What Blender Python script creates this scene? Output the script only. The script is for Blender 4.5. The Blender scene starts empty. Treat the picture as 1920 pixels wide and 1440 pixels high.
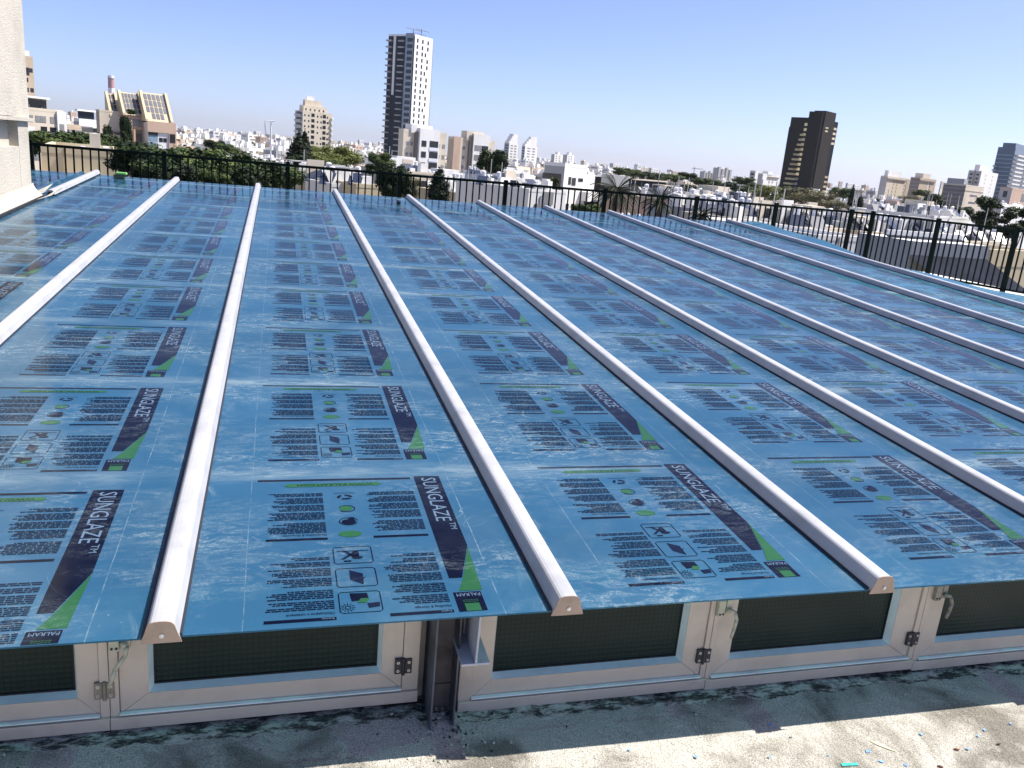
import bpy, math, random
from mathutils import Vector, Matrix, noise
S = bpy.context.scene
COL = S.collection
rad = math.radians
random.seed(11)

# ------------------------------------------------------------------ camera
CAM = Vector((0.3066, -2.289, 1.4279)); F = 1545.0
YAW, PITCH, ROLL = rad(16.662), rad(15.052), rad(5.196)
fwd = Vector((math.sin(YAW)*math.cos(PITCH), math.cos(YAW)*math.cos(PITCH), -math.sin(PITCH)))
r0 = Vector((math.cos(YAW), -math.sin(YAW), 0)); u0 = r0.cross(fwd)
RT = r0*math.cos(ROLL) + u0*math.sin(ROLL); UP = -r0*math.sin(ROLL) + u0*math.cos(ROLL)
cd = bpy.data.cameras.new('camera'); cam = bpy.data.objects.new('camera', cd); COL.objects.link(cam)
cd.sensor_width = 36; cd.lens = F/1920*36; cd.clip_start = 0.05; cd.clip_end = 30000
cam.matrix_world = Matrix(((RT.x, UP.x, -fwd.x, CAM.x), (RT.y, UP.y, -fwd.y, CAM.y), (RT.z, UP.z, -fwd.z, CAM.z), (0, 0, 0, 1)))
S.camera = cam
def ray(px, py): return fwd + RT*((px-960)/F) + UP*((720-py)/F)
def at(px, py, D):                       # point on the pixel's ray at horizontal distance D
    d = ray(px, py); return CAM + d*(D/math.hypot(d.x, d.y))
def atz(px, py, z):
    d = ray(px, py); return CAM + d*((z-CAM.z)/d.z)
def aty(px, py, y):
    d = ray(px, py); return CAM + d*((y-CAM.y)/d.y)

# ------------------------------------------------------------------ light
SUN_AZ, SUN_EL = rad(88), rad(56)
w = bpy.data.worlds.new('World'); S.world = w; w.use_nodes = True
nt = w.node_tree; bg = nt.nodes['Background']
sky = nt.nodes.new('ShaderNodeTexSky'); sky.sky_type = 'NISHITA'; sky.sun_disc = False
sky.sun_elevation = SUN_EL; sky.sun_rotation = SUN_AZ; sky.altitude = 30
sky.air_density = 0.6; sky.dust_density = 1.0; sky.ozone_density = 6.0
wb = nt.nodes.new('ShaderNodeMix'); wb.data_type = 'RGBA'; wb.blend_type = 'MULTIPLY'; wb.inputs[0].default_value = 1
wb.inputs[7].default_value = (1.16, 1.0, 1.05, 1)          # the phone's white balance
nt.links.new(sky.outputs[0], wb.inputs[6]); nt.links.new(wb.outputs[2], bg.inputs[0]); bg.inputs[1].default_value = 0.105
sd = bpy.data.lights.new('sun', 'SUN'); sd.energy = 5.0; sd.angle = rad(0.5); sd.color = (1.0, 0.95, 0.88)
so = bpy.data.objects.new('sun', sd); COL.objects.link(so)
sv = Vector((math.sin(SUN_AZ)*math.cos(SUN_EL), math.cos(SUN_AZ)*math.cos(SUN_EL), math.sin(SUN_EL)))
so.rotation_euler = sv.to_track_quat('Z', 'Y').to_euler()
S.view_settings.view_transform = 'Standard'; S.view_settings.look = 'None'
S.view_settings.exposure = 0.95; S.view_settings.gamma = 1
S.render.engine = 'CYCLES'
S.cycles.use_denoising = True
S.cycles.max_bounces = 6; S.cycles.transparent_max_bounces = 12

# ------------------------------------------------------------------ materials
def newmat(name):
    m = bpy.data.materials.new(name); m.use_nodes = True
    return m, m.node_tree, m.node_tree.nodes['Principled BSDF']
def node(nt, t, **k):
    n = nt.nodes.new(t)
    for a, b in k.items():
        if a.startswith('i_'):
            key = a[2:]; key = int(key) if key.isdigit() else key
            n.inputs[key].default_value = b
        else: setattr(n, a, b)
    return n
def c4(c): return (c[0], c[1], c[2], 1)
def ramp(nt, src, stops):
    r = nt.nodes.new('ShaderNodeValToRGB'); e = r.color_ramp.elements
    while len(e) < len(stops): e.new(0.5)
    for i, (p, c) in enumerate(stops):
        e[i].position = p; e[i].color = c4(c) if isinstance(c, (tuple, list)) else (c, c, c, 1)
    nt.links.new(src, r.inputs[0]); return r.outputs[0]
def mixc(nt, f, a, b):
    m = nt.nodes.new('ShaderNodeMix'); m.data_type = 'RGBA'
    for s, v in ((0, f), (6, a), (7, b)):
        if hasattr(v, 'is_linked'): nt.links.new(v, m.inputs[s])
        else: m.inputs[s].default_value = v if s == 0 else c4(v)
    return m.outputs[2]
def math_(nt, op, a, b=0.0, c=None):
    m = nt.nodes.new('ShaderNodeMath'); m.operation = op
    for i, v in enumerate((a, b) if c is None else (a, b, c)):
        if hasattr(v, 'is_linked'): nt.links.new(v, m.inputs[i])
        else: m.inputs[i].default_value = v
    return m.outputs[0]
def noisetex(nt, vec, scale, detail=3.0, rough=0.55, dist=0.0, mapping=None):
    if mapping:
        mp = nt.nodes.new('ShaderNodeMapping'); mp.inputs['Scale'].default_value = mapping
        nt.links.new(vec, mp.inputs[0]); vec = mp.outputs[0]
    n = nt.nodes.new('ShaderNodeTexNoise'); n.inputs['Scale'].default_value = scale
    n.inputs['Detail'].default_value = detail; n.inputs['Roughness'].default_value = rough
    n.inputs['Distortion'].default_value = dist
    nt.links.new(vec, n.inputs['Vector']); return n.outputs[0]
def mat(name, col, rough=0.7, metal=0.0, var=0.12, scale=0.8, bump=0.0, bscale=20, spec=0.5, streak=False):
    m, nt, b = newmat(name)
    g = nt.nodes.new('ShaderNodeNewGeometry').outputs['Position']
    n = noisetex(nt, g, scale, 5, 0.6, 0, (1, 1, 0.25) if streak else None)
    lo = tuple(x*(1-var*2) for x in col); hi = tuple(min(0.9, x*(1+var)) for x in col)
    nt.links.new(ramp(nt, n, [(0.3, lo), (0.5, col), (0.75, hi)]), b.inputs['Base Color'])
    b.inputs['Roughness'].default_value = rough; b.inputs['Metallic'].default_value = metal
    b.inputs['Specular IOR Level'].default_value = spec
    if bump:
        n2 = noisetex(nt, g, bscale, 6, 0.65)
        bp = node(nt, 'ShaderNodeBump', i_Strength=bump, i_Distance=0.02); nt.links.new(n2, bp.inputs['Height'])
        nt.links.new(bp.outputs[0], b.inputs['Normal'])
    return m

# dust, scratches and wipe marks on the protective film: one node group used by sheet and print alike
def film_dust_group():
    g = bpy.data.node_groups.new('film_dust', 'ShaderNodeTree')
    g.interface.new_socket('Dust', in_out='OUTPUT', socket_type='NodeSocketFloat')
    g.interface.new_socket('Height', in_out='OUTPUT', socket_type='NodeSocketFloat')
    out = g.nodes.new('NodeGroupOutput'); pos = g.nodes.new('ShaderNodeNewGeometry').outputs['Position']
    sep = g.nodes.new('ShaderNodeSeparateXYZ'); g.links.new(pos, sep.inputs[0]); X, Y = sep.outputs[0], sep.outputs[1]
    M = lambda *a: math_(g, *a)
    patch = ramp(g, noisetex(g, pos, 1.3, 4, 0.6, 0.4, (0.8, 1.7, 1)), [(0.44, 0.0), (0.62, 1.0)])
    wisps = ramp(g, noisetex(g, pos, 15, 7, 0.72, 1.6, (0.5, 1.5, 1)), [(0.46, 0.0), (0.58, 1.0)])
    fine = ramp(g, noisetex(g, pos, 95, 4, 0.75, 0.8), [(0.42, 0.15), (0.58, 1.0)])
    d1 = M('MULTIPLY', M('MULTIPLY', patch, wisps), fine)
    # walked-on bands across the slope, where the purlins are
    f = M('FRACT', M('MULTIPLY_ADD', Y, 1/1.205, 0.085)); f = M('ABSOLUTE', M('SUBTRACT', f, 0.5))
    wob = M('MULTIPLY', M('SUBTRACT', noisetex(g, pos, 1.1, 3, 0.6), 0.5), 0.14)
    band = ramp(g, M('ADD', M('SUBTRACT', 0.5, f), wob), [(0.0, 1.0), (0.085, 0.0)])
    bmask = ramp(g, noisetex(g, pos, 0.9, 3, 0.5, 0, (0.9, 0.6, 1)), [(0.38, 0.0), (0.58, 1.0)])
    d2 = M('MULTIPLY', M('MULTIPLY', band, bmask), ramp(g, noisetex(g, pos, 14, 6, 0.75, 0.6, (0.35, 1.8, 1)), [(0.35, 0.0), (0.62, 1.0)]))
    # specks
    vor = g.nodes.new('ShaderNodeTexVoronoi'); vor.inputs['Scale'].default_value = 26; g.links.new(pos, vor.inputs[0])
    sp = ramp(g, vor.outputs['Distance'], [(0.04, 1.0), (0.10, 0.0)])
    d3 = M('MULTIPLY', sp, ramp(g, noisetex(g, pos, 5, 3, 0.6), [(0.56, 0.0), (0.66, 1.0)]))
    # long scribed lines running up each sheet
    xl = M('MODULO', M('ADD', X, 12.5), 1.25)
    wig = M('MULTIPLY', M('SUBTRACT', noisetex(g, pos, 1.6, 2, 0.5), 0.5), 0.012)
    l1 = M('COMPARE', M('ADD', xl, wig), 0.222, 0.0016); l2 = M('COMPARE', M('ADD', xl, M('MULTIPLY', wig, 1.7)), 1.045, 0.0018)
    brk = ramp(g, noisetex(g, pos, 9, 6, 0.8), [(0.40, 0.0), (0.62, 1.0)])
    d4 = M('MULTIPLY', M('ADD', l1, l2), brk)
    # curly hair scratches
    n = noisetex(g, pos, 2.6, 1, 0.4, 1.6); l3 = M('COMPARE', n, 0.5, 0.0013)
    d5 = M('MULTIPLY', l3, ramp(g, noisetex(g, pos, 2.2, 2, 0.5, 0), [(0.56, 0.0), (0.62, 0.8)]))
    # swept dust beside the rails
    e = M('ABSOLUTE', M('SUBTRACT', xl, 0.625)); eb = ramp(g, e, [(0.50, 0.0), (0.585, 1.0)])
    d6 = M('MULTIPLY', eb, ramp(g, noisetex(g, pos, 11, 6, 0.75, 0.8, (1, 0.7, 1)), [(0.52, 0.0), (0.72, 1.0)]))
    tot = M('MAXIMUM', M('MULTIPLY', d1, 0.8), M('MULTIPLY', d2, 0.95))
    tot = M('MAXIMUM', tot, M('MULTIPLY', d3, 0.75)); tot = M('MAXIMUM', tot, M('MULTIPLY', d4, 0.6))
    tot = M('MAXIMUM', tot, M('MULTIPLY', d5, 0.6)); tot = M('MAXIMUM', tot, M('MULTIPLY', d6, 0.7))
    hz = M('MULTIPLY', ramp(g, noisetex(g, pos, 2.3, 5, 0.65, 0.5), [(0.45, 0.0), (0.75, 1.0)]), 0.13)
    g.links.new(M('ADD', tot, hz), out.inputs[0])
    g.links.new(noisetex(g, pos, 1.1, 2, 0.5, 0, (1.3, 0.8, 1)), out.inputs[1])
    return g
DUST = film_dust_group()
def film(name, col, through, tint):
    m, nt, b = newmat(name)
    g = nt.nodes.new('ShaderNodeGroup'); g.node_tree = DUST
    pos = nt.nodes.new('ShaderNodeNewGeometry').outputs['Position']
    base = mixc(nt, ramp(nt, noisetex(nt, pos, 0.7, 3, 0.5), [(0.35, 0.0), (0.65, 1.0)]), tuple(x*0.88 for x in col), tuple(x*1.12 for x in col))
    dk = 1.0 if through else 0.2
    nt.links.new(mixc(nt, math_(nt, 'MULTIPLY', g.outputs[0], dk), base, (0.33, 0.42, 0.47)), b.inputs['Base Color'])
    b.inputs['Specular Tint'].default_value = (0.80, 0.95, 1.0, 1)
    nt.links.new(math_(nt, 'MULTIPLY_ADD', g.outputs[0], 0.35, 0.10), b.inputs['Roughness'])
    b.inputs['IOR'].default_value = 1.45 if through else 1.22
    bp = node(nt, 'ShaderNodeBump', i_Strength=0.4, i_Distance=0.02); nt.links.new(g.outputs[1], bp.inputs['Height'])
    nt.links.new(bp.outputs[0], b.inputs['Normal'])
    if through:
        t = nt.nodes.new('ShaderNodeBsdfTransparent'); t.inputs[0].default_value = c4(tint)
        tl = nt.nodes.new('ShaderNodeBsdfTranslucent'); tl.inputs[0].default_value = (0.10, 0.42, 0.45, 1)
        m2 = nt.nodes.new('ShaderNodeMixShader'); m2.inputs[0].default_value = 0.45
        nt.links.new(t.outputs[0], m2.inputs[1]); nt.links.new(tl.outputs[0], m2.inputs[2])
        mx = nt.nodes.new('ShaderNodeMixShader'); mx.inputs[0].default_value = through
        nt.links.new(b.outputs[0], mx.inputs[1]); nt.links.new(m2.outputs[0], mx.inputs[2])
        nt.links.new(mx.outputs[0], nt.nodes['Material Output'].inputs[0])
    return m
M_FILM = film('blue_film', (0.038, 0.128, 0.245), 0.45, (0.27, 0.68, 0.66))
M_NAVY = film('navy_print', (0.002, 0.003, 0.012), 0, None)
M_GREEN = film('green_print', (0.016, 0.075, 0.030), 0, None)
M_PALE = film('pale_print', (0.09, 0.14, 0.21), 0, None)
M_TEXT = film('text_print', (0.003, 0.006, 0.022), 0, None)

M_RAIL = mat('rail_white', (0.37, 0.375, 0.395), 0.36, 0, 0.09, 5, 0.05, 60)
M_GASK = mat('gasket', (0.015, 0.02, 0.03), 0.6)
M_CAP = mat('cap_beige', (0.42, 0.32, 0.25), 0.35, 0.25, 0.10, 14)
M_SCREW = mat('screw', (0.7, 0.7, 0.7), 0.3, 0.8)
M_ALU = mat('anodised_alu', (0.64, 0.54, 0.43), 0.42, 0.10, 0.07, 5, 0.04, 90)
M_BEAD = mat('lit_alu', (0.82, 0.95, 0.88), 0.4, 0.0, 0.08, 6)  # bead and ledge: reflected blue light put into the pale colour
M_SEAL = mat('seal_black', (0.01, 0.012, 0.012), 0.6)
M_HINGE = mat('hinge_grey', (0.05, 0.05, 0.055), 0.45, 0.3, 0.15, 30)
M_HINGE2 = mat('hinge_beige', (0.28, 0.25, 0.19), 0.45, 0.3, 0.15, 30)
M_CREAM = mat('handle_cream', (0.55, 0.52, 0.38), 0.4, 0, 0.08, 30)
M_TAUPE = mat('handle_taupe', (0.30, 0.27, 0.22), 0.4, 0.1, 0.08, 30)
M_STEEL = mat('painted_steel', (0.10, 0.11, 0.13), 0.5, 0.2, 0.25, 9, 0.1, 60)
M_RUST = mat('primer_steel', (0.13, 0.11, 0.10), 0.7, 0, 0.3, 12, 0.2, 60)
M_BEAM = mat('beam_paint', (0.50, 0.50, 0.55), 0.45, 0.1, 0.12, 6)
M_STUCCO = mat('stucco', (0.49, 0.455, 0.385), 0.95, 0, 0.08, 2.2, 0.9, 55)
M_FENCE = mat('fence_green', (0.0015, 0.007, 0.005), 0.7, 0, 0.15, 5, spec=.12)
M_DARKM = mat('dark_membrane', (0.012, 0.013, 0.015), 0.6)
def wired_glass():
    m, nt, b = newmat('wired_glass')
    pos = nt.nodes.new('ShaderNodeNewGeometry').outputs['Position']
    sep = nt.nodes.new('ShaderNodeSeparateXYZ'); nt.links.new(pos, sep.inputs[0])
    h = []
    for ax in (0, 2):
        f = math_(nt, 'FRACT', math_(nt, 'MULTIPLY', sep.outputs[ax], 52)); f = math_(nt, 'ABSOLUTE', math_(nt, 'SUBTRACT', f, 0.5)); h.append(f)
    hh = math_(nt, 'MAXIMUM', h[0], h[1])
    grid = ramp(nt, hh, [(0.36, 0.0), (0.47, 1.0)])
    var = noisetex(nt, pos, 3, 3, 0.5)
    a = mixc(nt, var, (0.005, 0.017, 0.014), (0.012, 0.032, 0.027)); b.inputs['Specular IOR Level'].default_value = 0.25
    nt.links.new(mixc(nt, math_(nt, 'MULTIPLY', grid, 0.7), a, (0.004, 0.008, 0.008)), b.inputs['Base Color'])
    b.inputs['Roughness'].default_value = 0.32
    bp = node(nt, 'ShaderNodeBump', i_Strength=0.6, i_Distance=0.002); nt.links.new(hh, bp.inputs['Height']); nt.links.new(bp.outputs[0], b.inputs['Normal'])
    return m
M_WGLASS = wired_glass()
def deck_mat():
    m, nt, b = newmat('granulated_bitumen')
    pos = nt.nodes.new('ShaderNodeNewGeometry').outputs['Position']
    sep = nt.nodes.new('ShaderNodeSeparateXYZ'); nt.links.new(pos, sep.inputs[0])
    grain = noisetex(nt, pos, 240, 3, 0.8)
    blot = noisetex(nt, pos, 2.4, 5, 0.6, 0.6)
    base = ramp(nt, grain, [(0.30, (0.09, 0.09, 0.09)), (0.44, (0.37, 0.365, 0.32)), (0.60, (0.74, 0.70, 0.60))])
    stain = mixc(nt, ramp(nt, blot, [(0.40, 1.0), (0.56, 0.0)]), (1, 1, 1), (0.42, 0.41, 0.39))
    mu = nt.nodes.new('ShaderNodeMix'); mu.data_type = 'RGBA'; mu.blend_type = 'MULTIPLY'; mu.inputs[0].default_value = 1
    nt.links.new(base, mu.inputs[6]); nt.links.new(stain, mu.inputs[7])
    # crumbling mortar fillet at the foot of the windows: pale plaster, breaks and moss
    edge = math_(nt, 'ADD', sep.outputs[1], math_(nt, 'MULTIPLY', math_(nt, 'SUBTRACT', noisetex(nt, pos, 5, 4, 0.65), 0.5), 0.12))
    band = math_(nt, 'MULTIPLY', math_(nt, 'GREATER_THAN', edge, 0.165), math_(nt, 'LESS_THAN', sep.outputs[1], 0.30))
    pl = ramp(nt, noisetex(nt, pos, 24, 8, 0.78, 0.15, (0.45, 1.2, 1)), [(0.42, (0.05, 0.05, 0.045)), (0.49, (0.17, 0.17, 0.14)), (0.54, (0.52, 0.53, 0.44)), (0.66, (0.74, 0.74, 0.64))])
    nt.links.new(mixc(nt, band, mu.outputs[2], pl), b.inputs['Base Color'])
    b.inputs['Roughness'].default_value = 0.95; b.inputs['Specular IOR Level'].default_value = 0.25
    bp = node(nt, 'ShaderNodeBump', i_Strength=0.8, i_Distance=0.004); nt.links.new(grain, bp.inputs['Height'])
    bp2 = node(nt, 'ShaderNodeBump', i_Strength=0.8, i_Distance=0.03); nt.links.new(noisetex(nt, pos, 22, 6, 0.7), bp2.inputs['Height'])
    nt.links.new(bp2.outputs[0], bp.inputs['Normal']); nt.links.new(bp.outputs[0], b.inputs['Normal'])
    return m
M_DECK = deck_mat()

# ------------------------------------------------------------------ mesh helpers
class MB:
    def __init__(s): s.v = []; s.f = []; s.m = []
    def face(s, pts, mi=0):
        i = len(s.v); s.v += [tuple(p) for p in pts]; s.f.append(tuple(range(i, i+len(pts)))); s.m.append(mi)
    def box(s, x0, x1, y0, y1, z0, z1, mi=0, T=None):
        p = [(x, y, z) for z in (z0, z1) for y in (y0, y1) for x in (x0, x1)]
        if T: p = [tuple(T @ Vector(q)) for q in p]
        i = len(s.v); s.v += p
        for q in ((0, 2, 3, 1), (4, 5, 7, 6), (0, 1, 5, 4), (1, 3, 7, 5), (3, 2, 6, 7), (2, 0, 4, 6)):
            s.f.append(tuple(i+k for k in q)); s.m.append(mi)
    def bar(s, a, b, r, n=8, mi=0, r2=None, caps=True):
        a = Vector(a); b = Vector(b); d = (b-a).normalized(); r2 = r if r2 is None else r2
        u = d.orthogonal().normalized(); v = d.cross(u); i = len(s.v)
        for q, rr in ((a, r), (b, r2)):
            for k in range(n):
                t = 2*math.pi*k/n; s.v.append(tuple(q+(u*math.cos(t)+v*math.sin(t))*rr))
        for k in range(n):
            j = (k+1) % n; s.f.append((i+k, i+j, i+n+j, i+n+k)); s.m.append(mi)
        if caps:
            s.f.append(tuple(i+k for k in reversed(range(n)))); s.m.append(mi)
            s.f.append(tuple(i+n+k for k in range(n))); s.m.append(mi)
    def prism(s, poly, f, t, mi=0):          # poly: list of 2-D points; f(p, k) -> 3-D with k = 0 or 1
        n = len(poly); i = len(s.v)
        s.v += [tuple(f(p, 0)) for p in poly] + [tuple(f(p, 1)) for p in poly]
        s.f.append(tuple(i+k for k in reversed(range(n)))); s.m.append(mi)
        s.f.append(tuple(i+n+k for k in range(n))); s.m.append(mi)
        for k in range(n):
            j = (k+1) % n; s.f.append((i+k, i+j, i+n+j, i+n+k)); s.m.append(mi)
    def mesh(s, name, mats):
        me = bpy.data.meshes.new(name); me.from_pydata(s.v, [], s.f)
        for m in (mats if isinstance(mats, (list, tuple)) else [mats]): me.materials.append(m)
        me.polygons.foreach_set('material_index', s.m); me.update(); return me
    def build(s, name, mats, parent=None, loc=None, rz=0, smooth=False, bevel=0):
        me = s.mesh(name, mats)
        if smooth:
            me.polygons.foreach_set('use_smooth', [True]*len(me.polygons))
        o = put(name, me, parent, loc, rz)
        if bevel:
            b = o.modifiers.new('bevel', 'BEVEL'); b.width = bevel; b.segments = 2; b.limit_method = 'ANGLE'
        return o
def put(name, me, parent=None, loc=None, rz=0, scale=None):
    o = bpy.data.objects.new(name, me); COL.objects.link(o)
    if parent: o.parent = parent
    if loc is not None: o.location = loc
    if rz: o.rotation_euler = (0, 0, rz)
    if scale: o.scale = scale
    return o
def tag(o, label=None, cat=None, group=None, kind=None):
    if label: o['label'] = label
    if cat: o['category'] = cat
    if group: o['group'] = group
    if kind: o['kind'] = kind
    return o
def thing(name, label, cat, loc=(0, 0, 0), rz=0, group=None):
    o = bpy.data.objects.new(name, None); COL.objects.link(o); o.location = loc; o.rotation_euler = (0, 0, rz)
    o.empty_display_size = 0.2
    return tag(o, label, cat, group)
def copy_tree(o, parent=None):
    c = o.copy(); COL.objects.link(c); c.parent = parent
    for ch in o.children: copy_tree(ch, c)
    return c
def text_tris(s, size, cx=0.0):
    cu = bpy.data.curves.new('t', 'FONT'); cu.body = s; cu.size = size; cu.align_x = 'LEFT'; cu.resolution_u = 2
    o = bpy.data.objects.new('t', cu); COL.objects.link(o)
    me = bpy.data.meshes.new_from_object(o)
    r = ([v.co.copy() for v in me.vertices], [tuple(p.vertices) for p in me.polygons])
    bpy.data.objects.remove(o); bpy.data.curves.remove(cu); bpy.data.meshes.remove(me)
    return r

# ------------------------------------------------------------------ the glazed roof
SL = rad(3.048); CS, SN = math.cos(SL), math.sin(SL)
Wd, L = 1.25, 12.30
roof_rot = (SL, 0, 0)
def roofp(x, y, h=0.0): return Vector((x, y*CS - h*SN, y*SN + h*CS))
TH = 0.006
PITCHY = 1.213
def print_mesh(shift, dx, seed):
    mb = MB(); Z = TH + 0.0012
    rnd = random.Random(seed)
    NAVY, GREEN, PALE, TXT = 0, 1, 2, 3
    def poly(pts, mi, dz=0.0): mb.face([(x, y, Z+dz) for x, y in pts], mi)
    def rect(x0, x1, y0, y1, mi, dz=0.0): poly([(x0, y0), (x1, y0), (x1, y1), (x0, y1)], mi, dz)
    cache = {}
    def text(s, size, x, y, rot, mi, dz, wid=None):
        if (s, size) not in cache: cache[(s, size)] = text_tris(s, size)
        vs, fs = cache[(s, size)]
        w0 = max(v.x for v in vs); k = (wid/w0) if wid else 1
        c, sn = math.cos(rot), math.sin(rot); i = len(mb.v)
        for v in vs: mb.v.append((x + v.x*k*c - v.y*sn, y + v.x*k*sn + v.y*c, Z+dz))
        for f in fs: mb.f.append(tuple(i+q for q in f)); mb.m.append(mi)
    def lines(x0, x1, y0, y1, ragged, gaps):     # body copy, read from the other side: starts at the right
        y = y1; k = 0
        while y > y0:
            if k not in gaps:
                xe = x0 + (x1-x0)*(rnd.random()**2*ragged); x = x1
                while x > xe:
                    wl = rnd.uniform(0.010, 0.034)
                    rect(max(xe, x-wl), x, y-0.0062, y, TXT); x -= wl + 0.0032
            y -= 0.0104; k += 1
    def ell(cx, cy, rx, ry, mi, dz=0, n=18, a0=0, a1=2*math.pi):
        poly([(cx+rx*math.cos(a0+(a1-a0)*k/n), cy+ry*math.sin(a0+(a1-a0)*k/n)) for k in range(n if a1-a0 > 6.2 else n+1)], mi, dz)
    def ring(cx, cy, rx, ry, w_, mi, n=24, a0=0, a1=2*math.pi, dz=0):
        for k in range(n):
            t0, t1 = a0+(a1-a0)*k/n, a0+(a1-a0)*(k+1)/n
            poly([(cx+rx*math.cos(t0), cy+ry*math.sin(t0)), (cx+rx*math.cos(t1), cy+ry*math.sin(t1)),
                  (cx+(rx-w_)*math.cos(t1), cy+(ry-w_)*math.sin(t1)), (cx+(rx-w_)*math.cos(t0), cy+(ry-w_)*math.sin(t0))], mi, dz)
    R2 = math.pi
    for j in range(-1, 11):
        o = j*PITCHY + 0.004 + shift + rnd.uniform(-.004, .004)
        def Y(v): return v + o
        # full-width header bar and web banner
        rect(.245, .879, Y(1.030), Y(1.046), NAVY)
        poly([(.350, Y(.985)), (.365, Y(.972)), (.735, Y(.976)), (.752, Y(.990)), (.735, Y(1.006)), (.365, Y(1.002))], GREEN)
        if j < 5: text('WWW.PALRAM.COM', .026, .712, Y(.998), R2, TXT, .0006, .31)
        # long navy arrow with the word, green wedge, maker box
        poly([(.897, Y(1.056)), (.897, Y(.228)), (.943, Y(.228)), (1.008, Y(.446)), (1.008, Y(1.056))], NAVY)
        text('SUNGLAZE', .090, .926, Y(1.040), -math.pi/2, PALE, .0006, .40)
        if j < 6: text('TM', .036, .972, Y(.628), -math.pi/2, PALE, .0006, .055)
        poly([(1.008, Y(.440)), (.946, Y(.224)), (.915, Y(.146)), (.996, Y(.146))], GREEN)
        rect(.893, .988, Y(.026), Y(.138), NAVY)
        if j < 5: text('PALRAM', .026, .984, Y(.130), R2, PALE, .0006, .082)
        rect(.918, .968, Y(.027), Y(.070), GREEN, .0006)
        for q in range(2):
            for k in range(6): rect(.916+k*.009, .923+k*.009, Y(.077+q*.009+(k % 2)*.002), Y(.080+q*.009+(k % 2)*.002), GREEN, .0006)
        # four blocks of small print with their title bars
        for x0, x1 in ((.288, .500), (.674, .874)):
            lines(x0, x1, Y(.585), Y(.912), .35, (3, 9, 15, 22, 23))
            lines(x0, x1, Y(.085), Y(.405), .45, (2, 6, 12, 18, 19, 25))
            rect(x0-.004, x1+.002, Y(.530), Y(.545), NAVY); rect(x0-.004, x1+.002, Y(.026), Y(.042), NAVY)
        if j < 4:
            text('Handling & Storage', .019, .874, Y(.070), R2, TXT, 0, .12)
            text('Installation & Maintenance', .019, .874, Y(.205), R2, TXT, .0003, .15)
            text('Обращение и хранение', .019, .500, Y(.070), R2, TXT, 0, .15)
            text('Manipulation & Almacenaje', .019, .500, Y(.572), R2, TXT, .0003, .16)
            text('English', .013, .870, Y(.0385), R2, PALE, .0006); text('Russian', .013, .496, Y(.0385), R2, PALE, .0006)
            text('Polycarbonate', .014, .630, Y(.912), R2, TXT, 0, .085)
        # three chasing arrows, leaf, bean shape, oval
        for a in (0, 2.1, 4.2):
            ring(.587, Y(.872), .031, .022, .012, NAVY, 6, a, a+1.55)
        ell(.584, Y(.772), .026, .022, GREEN); ring(.587, Y(.770), .034, .029, .004, NAVY, 20, -2.4, 2.6)
        ell(.588, Y(.660), .028, .020, NAVY, .0003); ell(.600, Y(.685), .013, .013, NAVY); ring(.587, Y(.664), .037, .031, .004, NAVY, 20, 0.2, 5.9)
        ell(.586, Y(.566), .043, .024, GREEN)
        # three framed pictograms
        for y0, y1 in ((.354, .472), (.206, .325), (.056, .178)):
            a, b_ = .514, .652; w_ = .0035; c = .010
            P = [(a+c, Y(y0)), (b_-c, Y(y0)), (b_, Y(y0)+c), (b_, Y(y1)-c), (b_-c, Y(y1)), (a+c, Y(y1)), (a, Y(y1)-c), (a, Y(y0)+c)]
            Q = [(a+c, Y(y0)+w_), (b_-c, Y(y0)+w_), (b_-w_, Y(y0)+c), (b_-w_, Y(y1)-c), (b_-c, Y(y1)-w_), (a+c, Y(y1)-w_), (a+w_, Y(y1)-c), (a+w_, Y(y0)+c)]
            for k in range(8):
                l = (k+1) % 8; poly([P[k], P[l], Q[l], Q[k]], NAVY)
        rect(.528, .640, Y(.440), Y(.4435), NAVY)
        for a, b_ in (((.545, .385), (.600, .440)), ((.600, .385), (.552, .445))):
            poly([(a[0]-.007, Y(a[1])), (a[0]+.007, Y(a[1])), (b_[0]+.007, Y(b_[1])), (b_[0]-.007, Y(b_[1]))], TXT, .0002)
        ell(.592, Y(.415), .013, .026, NAVY, .0004); ell(.598, Y(.394), .020, .009, NAVY, .0005)
        ell(.556, Y(.372), .008, .005, NAVY); ell(.568, Y(.372), .007, .005, NAVY)
        poly([(.562, Y(.312)), (.562, Y(.252)), (.604, Y(.218)), (.606, Y(.286))], TXT, .0002); poly([(.604, Y(.250)), (.616, Y(.268)), (.606, Y(.262))], NAVY)
        poly([(.552, Y(.168)), (.556, Y(.122)), (.612, Y(.128)), (.608, Y(.166))], NAVY, .0002)
        poly([(.572, Y(.112)), (.586, Y(.136)), (.616, Y(.134)), (.602, Y(.110))], GREEN, .0004)
        poly([(.604, Y(.106)), (.608, Y(.080)), (.643, Y(.086)), (.645, Y(.110))], TXT, .0002)
        ring(.541, Y(.088), .010, .010, .003, NAVY, 12)
        for k in range(12):
            t = k*math.pi/6; c, s_ = math.cos(t), math.sin(t); n_ = (-s_*.0013, c*.0013)
            poly([(.541+c*.013-n_[0], Y(.088)+s_*.013-n_[1]), (.541+c*.013+n_[0], Y(.088)+s_*.013+n_[1]), (.541+c*.024+n_[0], Y(.088)+s_*.024+n_[1]), (.541+c*.024-n_[0], Y(.088)+s_*.024-n_[1])], NAVY)
    f2, m2 = [], []
    for f, mi in zip(mb.f, mb.m):
        ys = [mb.v[i][1] for i in f]
        if max(ys) > .004 and min(ys) < L-.004: f2.append(f); m2.append(mi)
    mb.v = [(x, min(max(y, .003), L-.003), z) for x, y, z in mb.v]; mb.f, mb.m = f2, m2
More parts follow.
